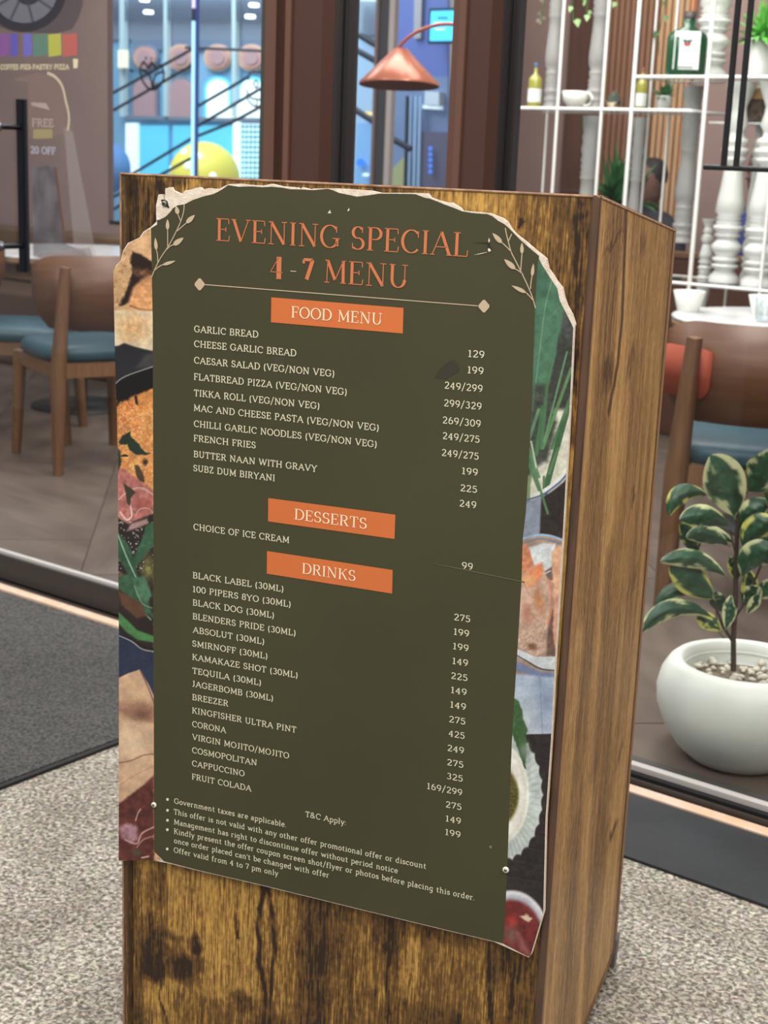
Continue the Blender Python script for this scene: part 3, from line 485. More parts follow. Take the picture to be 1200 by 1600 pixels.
for k in range(8):
    a, b = ap(165, 2+k*4, AY-.06), ap(430, 2+k*4, AY-.06); mm.tube([a-[0, AY, 0], b-[0, AY, 0]], .004, 4)
for k in range(44):
    a, b = ap(166+k*6, 0, AY-.06), ap(166+k*6, 32, AY-.06); mm.tube([a-[0, AY, 0], b-[0, AY, 0]], .003, 4)
obj('ceiling_mesh', mm.me('ceiling_mesh'), mat('grey_mesh', (80, 90, 110), .6), arc_)
M_lamp = mat('downlight', (255, 255, 255), .5, emit=(240, 250, 255), es=3.)
for i, (cx_, cy_) in enumerate(((226, 0), (232, 19), (397, 8), (391, 26))):
    p = ap(cx_, cy_, AY-.5); l = obj('ceiling_light', MB().lathe([(.0, .012), (.035, .012), (.04, 0), (.038, -.012), (.0, -.012)], 16).me('downlight'), M_lamp); l.location = tuple(p)
    tag(l, 'small white arcade downlight, %s' % ('upper left one', 'lower left one', 'upper right one', 'lower right one')[i], 'light', 'arcade downlights')
# yellow and blue balls
def ball(name, cx, cy, r, Y, mt, label, dots=False):
    p = at_y(cx, cy, Y); R = r/F*np.dot(p-CAM, FW)
    t_ = thing(name, label, 'ball', (p[0], p[1], 0)); n = 14
    t_.location = tuple(p)
    obj('shell', MB().lathe([(R*math.sin(math.pi*i/n)+1e-4, -R*math.cos(math.pi*i/n)) for i in range(n+1)], 28, cap=False).me('shell'), mt, t_)
    if dots:
        for a, e in ((-2.1, 12), (-1.3, 20), (-.55, 5), (-1.0, 38), (-1.7, 45)):
            e = math.radians(e); d = Vector((math.cos(a)*math.cos(e), math.sin(a)*math.cos(e), math.sin(e)))
            q = obj('dot', MB().lathe([(.001, .002), (R*.1, .002), (R*.1, -.01)], 12).me('dot'), M_wh, t_); q.location = d*R; q.rotation_euler = d.to_track_quat('Z', 'Y').to_euler()
    o_ = obj('stand', MB().lathe([(.12, 0), (.12, .03), (.05, .05), (.05, max(.1, p[2]-R*.9))], 16, (0, 0, -p[2])).me('stand'), M_gray, t_)
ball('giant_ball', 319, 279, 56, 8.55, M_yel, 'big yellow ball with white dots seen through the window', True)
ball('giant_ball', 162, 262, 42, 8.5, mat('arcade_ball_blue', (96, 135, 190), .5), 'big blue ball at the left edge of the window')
# neon tube
p0_ = at_y(302, -30, 6.5); p1_ = at_y(300.5, 300, 6.5)
lt = thing('light_tube', 'vertical glowing white blue light tube beyond the window', 'light', (p1_[0], 6.5, 0))
M_tube = mat('tube_glow', (200, 240, 255), .5, emit=(150, 222, 255), es=1.25)
zt = at_y(302, 33, 6.5)[2]; zt2 = at_y(302, 13, 6.5)[2]
obj('tube', MB().tube([(0, 0, .3), (0, 0, zt)], .0105, 12).me('tube'), M_tube, lt)
tag(obj('tube', MB().tube([(0, 0, zt2), (0, 0, 2.6)], .0105, 12).me('tube'), mat('tube_violet', (220, 215, 255), .5, emit=(190, 180, 255), es=1.4), lt), 'violet white upper tube')
obj('socket', MB().tube([(0, 0, zt), (0, 0, zt2)], .011, 12).me('socket'), M_dark, lt); obj('base', MB().lathe([(.08, 0), (.08, .02), (.02, .04), (.014, .3)], 16).me('base'), M_gray, lt)
obj('side_channel', MB().box((.012, .002, .3), (.028, .02, 2.6)).me('side_channel'), mat('tube_channel', (60, 90, 170), .5), lt)
# escalator rails
es = thing('escalator', 'dark sloping escalator handrails crossing behind the window', 'escalator', (0, 7.6, 0))
def rail(pts, r): obj('handrail', MB().tube([at_y(x_, y_, 7.6)-np.array([0, 7.6, 0]) for x_, y_ in pts], r, 6).me('handrail'), M_dark, es)
for a in ([(150, 160), (300, 77)], [(150, 188), (300, 102)], [(304, 169), (390, 119)], [(304, 200), (420, 131)], [(200, 276), (300, 216), (363, 191), (420, 160)], [(150, 322), (192, 300)], [(250, 274), (302, 245)], [(150, 345), (192, 318)], [(290, 74), (420, 80)]): rail(a, .011)
for a in ([(545, 165), (585, 191)], [(600, 210), (642, 233)], [(562, 55), (590, 72)], [(556, 78), (588, 96)]): rail(a, .02)
obj('truss', MB().box((-12.4, .1, 0), (-12.2, .3, 2.4)).me('truss'), M_dark, es)
# decals on the far window
def ribbon_obj(name, lines, Y, width, mt, parent=None, ox=0):
    mb = MB()
    for pts in lines:
        P = [at_y(x_, y_, Y) for x_, y_ in pts]; v, f = stroke([(p[0], p[2]) for p in P], lambda a, b: width); mb.add([(q[0], Y, q[1]) for q in v], f)
    return obj(name, mb.me(name), mt, parent)
M_ink = mat('decal_ink', (20, 26, 40), .6)
def cv(pts, n=6):
    out = []; P = [np.array(p, float) for p in pts]
    for i in range(len(P)-1):
        a, b, c, d = P[max(i-1, 0)], P[i], P[i+1], P[min(i+2, len(P)-1)]
        for k in range(n): t_ = k/n; out.append(tuple(.5*((2*b)+(c-a)*t_+(2*a-5*b+4*c-d)*t_*t_+(-a+3*b-3*c+d)*t_**3)))
    return out+[tuple(P[-1])]
z_ = lambda L: [(160+a/4.444, b/4.444) for a, b in L]
tul = [cv(z_([(285, 425), (262, 480), (275, 550), (310, 605), (350, 622), (390, 605), (420, 560), (427, 500), (405, 450)])), z_([(285, 425), (318, 472), (345, 435), (378, 482), (405, 450)]), cv(z_([(275, 485), (310, 505), (335, 545), (348, 615)])), cv(z_([(420, 500), (385, 510), (360, 540), (352, 615)])), z_([(190, 488), (215, 496)]), z_([(475, 522), (498, 530)]), z_([(300, 395), (305, 415)]), z_([(338, 400), (342, 412)])]
tag(ribbon_obj('window_decal', tul, 6.022, .014, M_ink), 'black line drawing of a tulip on the far window', 'decal')
flw = [cv(z_([(1015, 560), (1020, 510), (1055, 495), (1095, 505), (1118, 540), (1112, 580)])), cv(z_([(1060, 600), (1048, 575), (1065, 560), (1082, 580), (1075, 605), (1055, 610)])), cv(z_([(1000, 650), (1015, 700), (1060, 738), (1105, 730), (1122, 700)])), cv(z_([(1000, 620), (1030, 680), (1070, 690), (1068, 740)])), cv(z_([(1070, 690), (1110, 690), (1125, 660)]))]
tag(ribbon_obj('window_decal', flw, 6.022, .010, mat('decal_grey', (60, 70, 80), .6)), 'thin line drawing of a round blossom on the far window', 'decal')
# things beyond the middle pane: steel column, blue screen, shop front
cx0, cx1 = at_y(584, 150, 7.4)[0], at_y(615, 150, 7.4)[0]
col = thing('steel_column', 'tall beige and dark steel column behind the copper lamp', 'column', ((cx0+cx1)/2, 7.4, 0)); hw_ = (cx1-cx0)/2
box_('dark_face', (-hw_*.72, 0, 0), (hw_*.38, .04, 3.2), mat('column_dark', (66, 62, 64), .4), col); box_('pale_face', (hw_*.38, -.01, 0), (hw_*.9, .03, 3.2), mat('column_pale', (190, 176, 168), .35), col)
box_('plinth', (-hw_-.02, -.05, 0), (hw_*1.0+.02, .1, .12), mat('column_dark', (66, 62, 64), .4), col)
box_('corner_bead', (-hw_, -.01, 0), (-hw_*.72, .03, 3.2), mat('column_brown', (130, 105, 98), .4), col)
sc = thing('wall_screen', 'bright blue glowing screen above the copper lamp arm', 'screen', tuple(at_y(705, 40, 8.8)*[1, 1, 0]+[0, 0, 0]))
pA, pB = at_y(672, 64, 8.8), at_y(730, 16, 8.8)
box_('frame', (pA[0]-sc.location[0]-.02, 0, pA[2]-.02), (pB[0]-sc.location[0]+.02, .04, pB[2]+.02), M_dark, sc)
box_('display', (pA[0]-sc.location[0], -.004, pA[2]), (pB[0]-sc.location[0], 0, pB[2]), mat('screen_blue', (60, 190, 255), .5, emit=(70, 190, 255), es=1.5), sc)
for a, b, c_ in ((678, 44, 1), (676, 34, 1), (682, 26, 0)):
    q0, q1 = at_y(a, b+3, 8.78), at_y(a+16, b, 8.78); box_('picture', (q0[0]-sc.location[0], -.010, q0[2]), (q1[0]-sc.location[0], -.006, q1[2]), M_wh if c_ else mat('screen_green', (40, 90, 90), .5), sc)
obj('bracket', MB().box((.1, .04, 0), (.16, .1, 2.2)).me('bracket'), M_dark, sc)
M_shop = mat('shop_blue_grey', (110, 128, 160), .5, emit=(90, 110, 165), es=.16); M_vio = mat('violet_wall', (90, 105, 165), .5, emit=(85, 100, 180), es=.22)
sh = thing('shop_interior', 'blue lit shop across the atrium seen through the narrow pane', 'shopfront', (0, AY, 0)); arc_bak = arc_; arc_ = sh
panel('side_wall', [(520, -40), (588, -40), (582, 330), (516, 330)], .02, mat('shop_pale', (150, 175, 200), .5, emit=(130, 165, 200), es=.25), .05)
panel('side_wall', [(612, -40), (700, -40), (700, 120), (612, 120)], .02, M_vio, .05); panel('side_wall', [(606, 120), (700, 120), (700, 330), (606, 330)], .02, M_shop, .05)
panel('shop_column', [(648, -40), (660, -40), (657, 60), (646, 60)], .04, mat('shop_cream', (170, 165, 170), .5), .08)
panel('shutter', [(560, 0), (590, 0), (590, 55), (558, 55)], .03, mat('shutter_white', (200, 215, 230), .5), .08)
mm = MB()
for k in range(12):
    a, b = ap(559, 4+k*4.4, AY-.12), ap(591, 5+k*4.4, AY-.12); mm.tube([a-[0, AY, 0], b-[0, AY, 0]], .006, 4)
obj('shutter_slats', mm.me('shutter_slats'), mat('shutter_grey', (90, 105, 130), .5), arc_)
panel('shelf_board', [(656, 164), (686, 166), (686, 171), (656, 169)], .2, M_wh, .1); panel('white_box', [(664, 142), (686, 144), (686, 165), (663, 163)], .1, mat('box_white', (205, 215, 225), .5), .12)
panel('counter', [(656, 205), (700, 207), (700, 300), (652, 300)], .03, mat('counter_dark', (92, 88, 110), .6), .1)
panel('display_panel', [(614, 262), (636, 240), (632, 310), (610, 310)], .03, mat('olive_panel', (165, 165, 120), .6), .1)
for x_ in (640, 648, 655): panel('door_edge', [(x_, 150), (x_+3, 150), (x_-1, 310), (x_-4, 310)], .02, mat('door_edge', (165, 190, 220), .4), .12)
panel('dark_edge', [(634, 150), (638, 150), (634, 310), (630, 310)], .02, M_dark, .13)
panel('lower_screen', [(558, 192), (587, 192), (584, 300), (554, 300)], .02, mat('screen_pale', (120, 165, 210), .5, emit=(120, 165, 215), es=.25), .08)
for k, cc in enumerate(((240, 190, 70), (240, 200, 90), (250, 235, 190), (250, 240, 210))): disc('sign_letter', 563+k*10.3, 177.5, 4.2, .02, mat('letter%d' % k, cc, .5, emit=cc, es=.9), .15, ry=3)
for cx_, cy_ in ((593, 155), (591, 142)): disc('spot', cx_, cy_, 2.4, .02, M_lamp, 1.3, ry=5)
disc('blue_logo', 563, 254, 6, .01, mat('blue_logo', (50, 120, 240), .5, emit=(50, 120, 240), es=.7), .12)
disc('spot', 571, 273, 5, .01, M_wh, .12, ry=2.4)
for k in range(5): disc('blue_letter', 672, 232+k*9, 2.6, .01, mat('blue_letter', (80, 130, 240), .5, emit=(80, 130, 240), es=.6), .14, ry=3.2)
arc_ = arc_bak
# ================================================================== CAFE FURNITURE
M_chw = mat('chair_wood', (106, 70, 46), .45, noise=((92, 58, 36), 6), stretch=(1, 1, 8)); M_chw2 = mat('chair_wood_light', (126, 90, 62), .5, noise=((110, 76, 50), 9), stretch=(9, 9, 1)); M_teal = mat('teal_leather', (50, 82, 94), .45, noise=((43, 72, 84), 5)); M_org = mat('orange_reflection', (150, 62, 34), .75)
def cushion(wx, wy, h, n=10):
    """rounded square pad with soft top"""
    mb = MB(); rows = []
    for r_, z in ((.90, 0), (1, .25*h), (1, .6*h), (.93, .88*h), (.75, h), (.4, h*1.05), (.01, h*1.06)):
        ring = []
        for k in range(32):
            a = 2*math.pi*k/32; c_, s_ = math.cos(a), math.sin(a); e = 2/3.6
            ring.append((wx*r_*math.copysign(abs(c_)**e, c_), wy*r_*math.copysign(abs(s_)**e, s_), z))
        rows.append(ring)
    v = [p for r in rows for p in r]; f = [(i*32+k, i*32+(k+1) % 32, (i+1)*32+(k+1) % 32, (i+1)*32+k) for i in range(len(rows)-1) for k in range(32)]
    mb.add(v, f, 0, True); mb.add(rows[0], [tuple(range(32))[::-1]]); return mb
def curved_back(w, z0, z1, r, th, a0, a1, cy, drop=.0):
    """bent plywood back: a piece of a cylinder, rounded lower corners"""
    mb = MB(); n = 18; V = []
    for i in range(n+1):
        a = a0+(a1-a0)*i/n; e = min(i, n-i)/n; low = z0+drop*(1-min(1, e*7))**2; hi = z1-drop*.3*(1-min(1, e*5))**2
        for rr in (r, r+th):
            for z in (low, hi): V.append((rr*math.sin(a), cy-rr*math.cos(a)+r, z))
    F_ = []
    for i in range(n):
        b = i*4; c = b+4
        F_ += [(b, c, c+1, b+1), (b+2, b+3, c+3, c+2), (b+1, c+1, c+3, b+3), (b, b+2, c+2, c)]
    F_ += [(0, 1, 3, 2), (4*n, 4*n+2, 4*n+3, 4*n+1)]
    mb.add(V, F_, 0, True); return mb
def chair(label, loc, rot, group=None, woodback=M_chw, pad=None, post=M_chw2, seat=M_teal):
    # local: seat faces +y, backrest at -y
    t_ = thing('dining_chair', label, 'chair', loc, rot, group)
    obj('seat', cushion(.235, .225, .07).me('seat'), seat, t_).location = (0, 0, .43)
    for s in (-1, 1):
        obj('leg', MB().tube([(s*.215, -.235, .0), (s*.205, -.225, .4), (s*.185, -.26, .80)], [.022, .034, .022], 4).me('leg'), post, t_)
        obj('leg', MB().tube([(s*.215, .235, .0), (s*.2, .205, .43)], [.02, .03], 4).me('leg'), post, t_)
        obj('seat_rail', MB().box((s*.2-.012, -.2, .375), (s*.2+.012, .19, .43)).me('seat_rail'), post, t_)
    obj('seat_rail', MB().box((-.2, -.225, .375), (.2, -.2, .43)).me('seat_rail'), post, t_); obj('seat_rail', MB().box((-.2, .19, .375), (.2, .215, .43)).me('seat_rail'), post, t_)
    bb = curved_back(.5, .56, .84, .30, .014, -1.0, 1.0, -.245, .12).recalc('backrest'); o_ = obj('backrest', bb, woodback, t_)
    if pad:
        q = curved_back(.5, .625, .765, .316, .022, -1.02, -.42, -.257, .03).recalc('reflection_strip'); obj('reflection_strip', q, pad, t_)  # curved strip stands in for an orange reflection in the glass
    return t_
lf = at_z(91, 743)                     # foot of the left chair's rear leg
dirL = math.radians(46)                # chair facing away from the viewer
def place_chair(foot, ang, side, **k):
    """foot: world point of the rear leg on that side"""
    c_, s_ = math.cos(ang), math.sin(ang); lx, ly = side*.215, -.235
    return chair(loc=(foot[0]-(c_*lx-s_*ly), foot[1]-(s_*lx+c_*ly), 0), rot=ang, **k)
place_chair(lf, math.radians(71), -1, label='brown wooden chair with teal seat seen through the glass door')
rf = at_z(1032, 952)
place_chair(rf, math.radians(24), -1, label='brown wooden chair with teal seat and orange reflection strip behind the variegated plant', pad=M_org)
chair('dark wooden chair with teal seat at the far left edge of the door glass', tuple(at_z(30, 500, .5)*[1, 1, 0]), math.radians(-50))
# tables
M_marb = mat('white_tabletop', (226, 226, 224), .22, noise=((200, 202, 204), 4)); M_edge = mat('table_edge', (150, 116, 84), .5); M_iron = mat('black_iron', (30, 28, 28), .5)
def table(label, cx_, cy_, R):
    t_ = thing('cafe_table', label, 'table', (cx_, cy_, 0))
    obj('tabletop', MB().lathe([(R-.01, .738), (R, .741), (R, .747), (R-.003, .75)], 48).me('tabletop'), M_marb, t_)
    obj('edge_band', MB().lathe([(R-.02, .715), (R-.002, .715), (R-.002, .738), (R-.02, .738)], 48, cap=False).me('edge_band'), M_edge, t_)
    obj('apron', MB().lathe([(R*.86, .655), (R*.86, .738)], 40).me('apron'), M_chw, t_)
    obj('pedestal', MB().lathe([(.03, .02), (.03, .66)], 16).me('pedestal'), M_iron, t_); obj('base', MB().lathe([(.24, 0), (.24, .012), (.04, .03)], 32).me('base'), M_iron, t_)
    return t_
tcR = at_z(1160, 500, .75)
table('round white topped table beside the white baluster shelf', -1.98, 4.99, .46)
table('round white topped table by the taupe wall, behind the glass door', -5.5, 4.76, .5)
# planters and tumbler on the right table
def conepot(name, label, p, r0, r1, h, mt, cat='pot', soil=True, plant=None):
    t_ = thing(name, label, cat, tuple(p)); obj('pot', MB().lathe([(r0, 0), (r1, h), (r1-.006, h), (r1-.008, h-.012), (.001, h-.014)], 24).me('pot'), mt, t_); return t_
M_cer = mat('white_ceramic', (222, 222, 214), .35); M_cerg = mat('grey_ceramic', (190, 190, 186), .4)
pp = at_z(1075, 487, .75); conepot('planter', 'small white tapered pot on the round table beside the stand', pp, .038, .058, .075, M_cer)
pp = at_z(1190, 492, .75)
conepot('planter', 'small white tapered pot on the round table near the tumbler', pp, .034, .052, .07, M_cer)
pp = at_z(1192, 503, .75)
tb = thing('glass_tumbler', 'clear glass tumbler on the round table at the right edge', 'glass', tuple(pp))
obj('glass', MB().lathe([(.028, 0), (.034, .085), (.031, .085), (.026, .008), (.001, .008)], 20).recalc('glass'), glassmat('tumbler_glass', (.9, .93, .95)), tb)
# acrylic menu holder on the left table
mh = thing('menu_holder', 'clear acrylic menu holder leaning on the left table', 'menu holder', tuple(at_y(110, 425, 3.2)*[1, 1, 0]))
def quadobj(name, px, Y, mt, parent, th=.003):
    P = [at_y(x_, y_, Y) for x_, y_ in px]; lo = parent.location
    return obj(name, MB().prism([(p[0]-lo[0], max(.002, p[2]-lo[2])) for p in P], (0, Y-lo[1], 0), (1, 0, 0), (0, 0, 1), (0, -1, 0), th).recalc(name), mt, parent)
hb_ = at_z(110, 410, .751); mh.location = tuple(hb_); YH = float(hb_[1])
M_acr = mat('acrylic_haze', (215, 205, 205), .2, alpha=.16); M_acr2 = mat('acrylic_card', (205, 190, 188), .4, alpha=.42)
quadobj('acrylic_sheet', [(50, 262), (84, 258), (98, 380), (130, 392), (150, 418), (62, 426), (52, 400)], YH, mat('silver_film', (150, 148, 158), .3, alpha=.45, noise=((70, 66, 78), 9)), mh)
quadobj('edge_strip', [(84, 259), (88, 262), (102, 374), (99, 377)], YH-.01, mat('holder_brown', (110, 78, 66), .4), mh)
quadobj('card_sleeve', [(56, 398), (140, 386), (150, 412), (66, 424)], YH-.02, M_acr2, mh)
quadobj('side_sheet', [(100, 200), (112, 205), (152, 420), (118, 420)], YH-.015, M_acr, mh)
for a in ([(86, 415), (130, 405)], [(84, 419), (132, 410)]): ribbon_obj('printed_line', [a], YH-.028, .006, mat('print_brown', (80, 60, 58), .6), None).name = 'printed_line'
for o_ in [o_ for o_ in C.objects if o_.name.startswith('printed_line')]:
    o_.parent = mh; o_.matrix_parent_inverse = Matrix.Translation(-Vector(mh.location))
obj('foot', MB().box((-.08, -.03, 0), (.08, .05, .012)).me('foot'), M_acr2, mh)
# stickers printed on the door glass
YG = 2.6535
def decal(name, label): return thing(name, label, 'decal', (0, YG, 0))
rb = decal('glass_sticker', 'round dark wheel emblem over rainbow bars, printed on the door glass')
Dm = lambda n_, c_, a_: mat('vinyl_'+n_, c_, .5, alpha=a_)
def flat(name, px, mt, parent, dy=0.):
    P = [at_y(x_, y_, YG-dy) for x_, y_ in px]; a_ = sum(P[i][0]*P[(i+1) % len(P)][2]-P[(i+1) % len(P)][0]*P[i][2] for i in range(len(P)))
    if a_ < 0: P = P[::-1]
    return obj(name, MB().add([(p[0], -dy, p[2]) for p in P], [tuple(range(len(P)))]).me(name), mt, parent)
def ringpx(cx_, cy_, r0, r1, a0=0, a1=360, n=36): return [(cx_+r1*math.cos(math.radians(a0+(a1-a0)*i/n)), cy_-r1*math.sin(math.radians(a0+(a1-a0)*i/n))) for i in range(n+1)]+[(cx_+r0*math.cos(math.radians(a1-(a1-a0)*i/n)), cy_-r0*math.sin(math.radians(a1-(a1-a0)*i/n))) for i in range(n+1)]
flat('wheel_field', [(-6, -30), (132, -30), (129, 8), (122, 30), (112, 46), (90, 52), (60, 52), (20, 50), (-6, 40)], Dm('field', (40, 38, 52), .55), rb)
flat('wheel_disc', ringpx(38, -16, .1, 56), Dm('disc', (120, 124, 138), .5), rb, .0003)
flat('wheel_ring', ringpx(38, -16, 52, 66), Dm('ring', (22, 24, 38), .75), rb, .0005)
flat('wheel_hub', ringpx(44, -14, .1, 22, n=16), Dm('hub', (30, 32, 48), .8), rb, .0006)
for a in (-150, -115, -75, -35, 0):
    c_, s_ = math.cos(math.radians(a)), -math.sin(math.radians(a)); flat('spoke', [(38+18*c_-2*s_, -16+18*s_+2*c_), (38+54*c_-2*s_, -16+54*s_+2*c_), (38+54*c_+2*s_, -16+54*s_-2*c_), (38+18*c_+2*s_, -16+18*s_-2*c_)], Dm('spoke', (60, 62, 80), .6), rb, .0007)
for x0, x1, cc, nm in ((-4, 14, (128, 66, 150), 'purple'), (16, 27, (70, 66, 190), 'indigo'), (36, 49, (96, 96, 205), 'blue'), (51, 74, (70, 130, 110), 'green'), (75, 95, (190, 196, 60), 'yellow'), (97, 120, (196, 88, 78), 'red')):
    flat('%s_bar' % nm, [(x0, 54), (x1, 52), (x1+1, 86), (x0+1, 89)], Dm(nm, cc, .62), rb, .0003)
def glass_text(s, x0, y0, x1, cap, mt, parent, style=None):
    a, b = at_y(x0, y0, YG), at_y(x1, y0, YG); v, f, wd = text2d(s, style or dict(thick=.17, thin=.15, track=.05)); k = (b[0]-a[0])/wd
    return obj('lettering', MB().add([(a[0]+p[0]*k, -.0004, a[2]+p[1]*cap) for p in v], f).me('lettering'), mt, parent)
M_vc = Dm('cream', (226, 216, 176), .8)
glass_text('COFFEE-PIES-PASTRY-PIZZA', 1, 109, 108, .014, M_vc, rb)
flat('cup_mark', [(114, 92), (122, 92), (121, 106), (115, 107)], M_vc, rb, .0003)
ar = decal('glass_sticker', 'faint cream arch outline with small lettering, printed on the door glass')
P_ = cv([(74, 114), (86, 120), (97, 134), (103, 158), (108, 182), (106, 204)]); v_ = [at_y(a, b, YG) for a, b in P_]
vv, ff = stroke([(p[0], p[2]) for p in v_], lambda a, b: .008); obj('arch_outline', MB().add([(q[0], -.0004, q[1]) for q in vv], ff).me('arch_outline'), Dm('arch', (220, 205, 180), .6), ar)
flat('arch_field', [(20, 124), (60, 112), (84, 122), (97, 138), (104, 170), (104, 210), (46, 214), (44, 130)], Dm('archf', (138, 112, 104), .35), ar)
M_vf = Dm('faint', (214, 196, 190), .38); M_vy = Dm('faintyellow', (190, 180, 110), .4); M_vb = Dm('faintwhite', (205, 210, 230), .5)
glass_text('FREE', 50, 198, 84, .022, M_vf, ar); glass_text('20 OFF', 48, 240, 87, .02, M_vb, ar)
flat('faint_band', [(52, 202), (82, 202), (82, 216), (52, 217)], M_vy, ar, .0003); flat('faint_band', [(48, 160), (72, 161), (78, 172), (50, 165)], M_vf, ar, .0003)
# copper lamp ---------------------------------------------------------
YL = 4.3; ac = at_y(622, 76, YL); e0 = at_y(562, 132, YL); e1 = at_y(688, 136, YL); lc = (e0+e1)/2; R = np.linalg.norm((e1-e0)[[0, 2]])/2*.86
R = 126/2/F*np.dot(lc-CAM, FW)
M_cop = mat('copper_shade', (160, 92, 68), .32, metal=.25, coat=.2)
lp = thing('arc_lamp', 'copper cone lamp on a curved arm behind the narrow pane', 'lamp', (lc[0], YL, 0)); zl = lc[2]; zt_ = ac[2]
obj('lamp_shade', MB().lathe([(R, 0), (R, .008), (.024, zt_-zl), (.001, zt_-zl+.003)], 40, cap=False).me('lamp_shade'), M_cop, lp)
obj('shade_lining', MB().lathe([(R-.003, .001), (.022, zt_-zl-.006)], 40, cap=False).me('shade_lining'), mat('shade_inside', (112, 72, 62), .6), lp)
obj('bulb', MB().lathe([(.001, -.03), (.02, -.02), (.028, 0), (.02, .025), (.01, .04)], 16, (0, 0, .05)).me('bulb'), M_cer, lp)
from mathutils import Quaternion
for ch in lp.children: ch.location = (0, 0, zl); ch.rotation_mode = 'QUATERNION'; ch.rotation_quaternion = Quaternion(Vector((RT[0], RT[1], 0)).normalized(), -.085)
pts = [at_y(a, b, YL)-np.array([lc[0], YL, 0]) for a, b in cv([(622, 76), (634, 62), (655, 48), (690, 38), (722, 42), (742, 66), (750, 110)])]
xp = pts[-1][0]; pts += [(xp, 0, pts[-1][2]-.3), (xp, 0, .02)]
obj('arm', MB().tube(pts, .0065, 8).me('arm'), mat('copper_arm', (176, 104, 92), .35, metal=.3), lp)
obj('base', MB().lathe([(.13, 0), (.13, .018), (.01, .022)], 28, (xp, 0, 0)).me('base'), M_iron, lp)
# ------------------------------------------------------------------ shelf
YF, YB = 5.4, 5.72; M_rod = mat('white_rod', (232, 232, 228), .4); zS, zL, zU = 1.466, .805, 1.592
sf = thing('display_shelf', 'tall open shelf of thin white rods behind the right glass', 'shelf', (0, YF, 0))
def rod(name, a, b, r=.006): return obj(name, MB().tube([np.array(a)-[0, YF, 0], np.array(b)-[0, YF, 0]], r, 6).me(name), M_rod, sf)
for px_ in (871, 940, 987, 1101, 1215): X_ = at_y(px_, 171, YF)[0]; rod('upright', (X_, YF, .02), (X_, YF, 2.6), .0085 if px_ in (987, 1101) else .0065)
for px_ in (855, 1013, 1045, 1160): X_ = at_y(px_, 180, YB)[0]; rod('upright', (X_, YB, .02), (X_, YB, 2.6), .005)
XL0, XC, XR = -3.56, at_y(994, 121, YF)[0], -1.9
for z, x0, x1 in ((zS, XL0, XC+.25), (zU, XC, XR), (zL, -3.2, XR), (2.15, XL0, XR)):
    for Y_ in (YF, YB): rod('crossbar', (x0, Y_, z), (x1, Y_, z), .0075)
    for xx in (x0, x1): rod('side_bar', (xx, YF, z), (xx, YB, z), .006)
M_sg = mat('shelf_board', (214, 214, 208), .4)
box_('shelf_board', (XL0, .01, zS-.004), (XC+.25, YB-YF-.01, zS+.005), glassmat('shelf_glass', (.9, .93, .92)), sf); box_('shelf_board', (XC, .01, zU-.004), (XR, YB-YF-.01, zU+.005), MATS['shelf_glass'], sf); box_('shelf_board', (-3.2, .01, zL-.004), (XR, YB-YF-.01, zL+.005), MATS['shelf_glass'], sf)
# balusters
PROF = [(0, 1), (.05, .98), (.10, .8), (.13, .62), (.145, .92), (.165, .96), (.18, .7), (.195, .93), (.215, .93), (.235, .62), (.26, .75), (.30, 1.0), (.34, .98), (.38, .68), (.40, .55), (.42, .85), (.44, .85), (.46, .6), (.48, .95), (.50, 1.0), (.52, .9), (.54, .6), (.555, .82), (.575, .82), (.59, .6), (.62, .62), (.70, .78), (.78, .74), (.86, .52), (.885, .5), (.90, .8), (.92, .8), (.935, .55), (.95, .9), (.97, .95), (1.0, .9)]
PROFB = [(0, 1), (.03, .98), (.065, .62), (.08, .9), (.092, .9), (.1, .6), (.11, .88), (.125, .88), (.135, .62), (.165, .98), (.19, 1.0), (.215, .7), (.225, .62), (.235, .84), (.245, .84), (.255, .7), (.272, 1.0), (.287, 1.0), (.298, .75), (.308, .88), (.318, .7), (.328, .88), (.338, .72), (.36, .96), (.42, .86), (.50, .72), (.57, .62), (.6, .52), (.615, .8), (.63, .8), (.64, .6), (.655, .9), (.675, .9), (.685, .6), (.7, .82), (.72, .82), (.735, .5), (.76, .5), (.79, .72), (.84, .55), (.88, .5), (.95, .85), (1.0, .98)]
PROFC = [(0, 1), (.02, 1), (.035, .8), (.05, .92), (.065, .92), (.08, .72), (.1, .95), (.12, .95), (.135, .75), (.15, .9), (.165, .75), (.18, .9), (.2, .72), (.22, .84), (.235, .84), (.25, .7), (.28, .95), (.33, 1.0), (.4, .92), (.5, .78), (.58, .74), (.6, .9), (.615, .75), (.63, .9), (.65, .75), (.67, .9), (.69, .76), (.71, .92), (.74, .76), (.78, .95), (.83, .8), (.86, .9), (.89, .8), (.95, .96), (1, 1)]
M_bal = mat('white_turned_wood', (204, 206, 201), .25); M_balg = mat('grey_turned_wood', (150, 149, 146), .35)
def baluster(x_, y_, z0, z1, R_, mt, label):
    me = MB().lathe([(r*R_, t_*(z1-z0)) for t_, r in (PROFB if R_ > .05 or mt is M_bal else PROFC)], 20).me('baluster')
    o_ = obj('baluster', me, mt); o_.location = (x_, y_, z0); tag(o_, label, 'baluster', 'turned balusters on the white shelf'); return o_
def bx(px_, py_, Y_): return at_y(px_, py_, Y_)[0]
ym = (YF+YB)/2
baluster(bx(860, 160, ym), ym, zS+.007, 2.1, .034, M_balg, 'grey turned baluster beside the small wine bottle')
baluster(bx(929, 160, ym), ym, zS+.007, 2.1, .037, M_balg, 'grey turned baluster rising behind the white cup')
baluster(bx(921, 240, ym), ym, .82, zS-.02, .038, M_balg, 'grey turned baluster hanging below the lower shelf, left of the palm')
baluster(bx(998, 215, YB-.06), YB-.06, .82, zS-.02, .028, M_balg, 'slim grey baluster behind the tall rod above the palm')
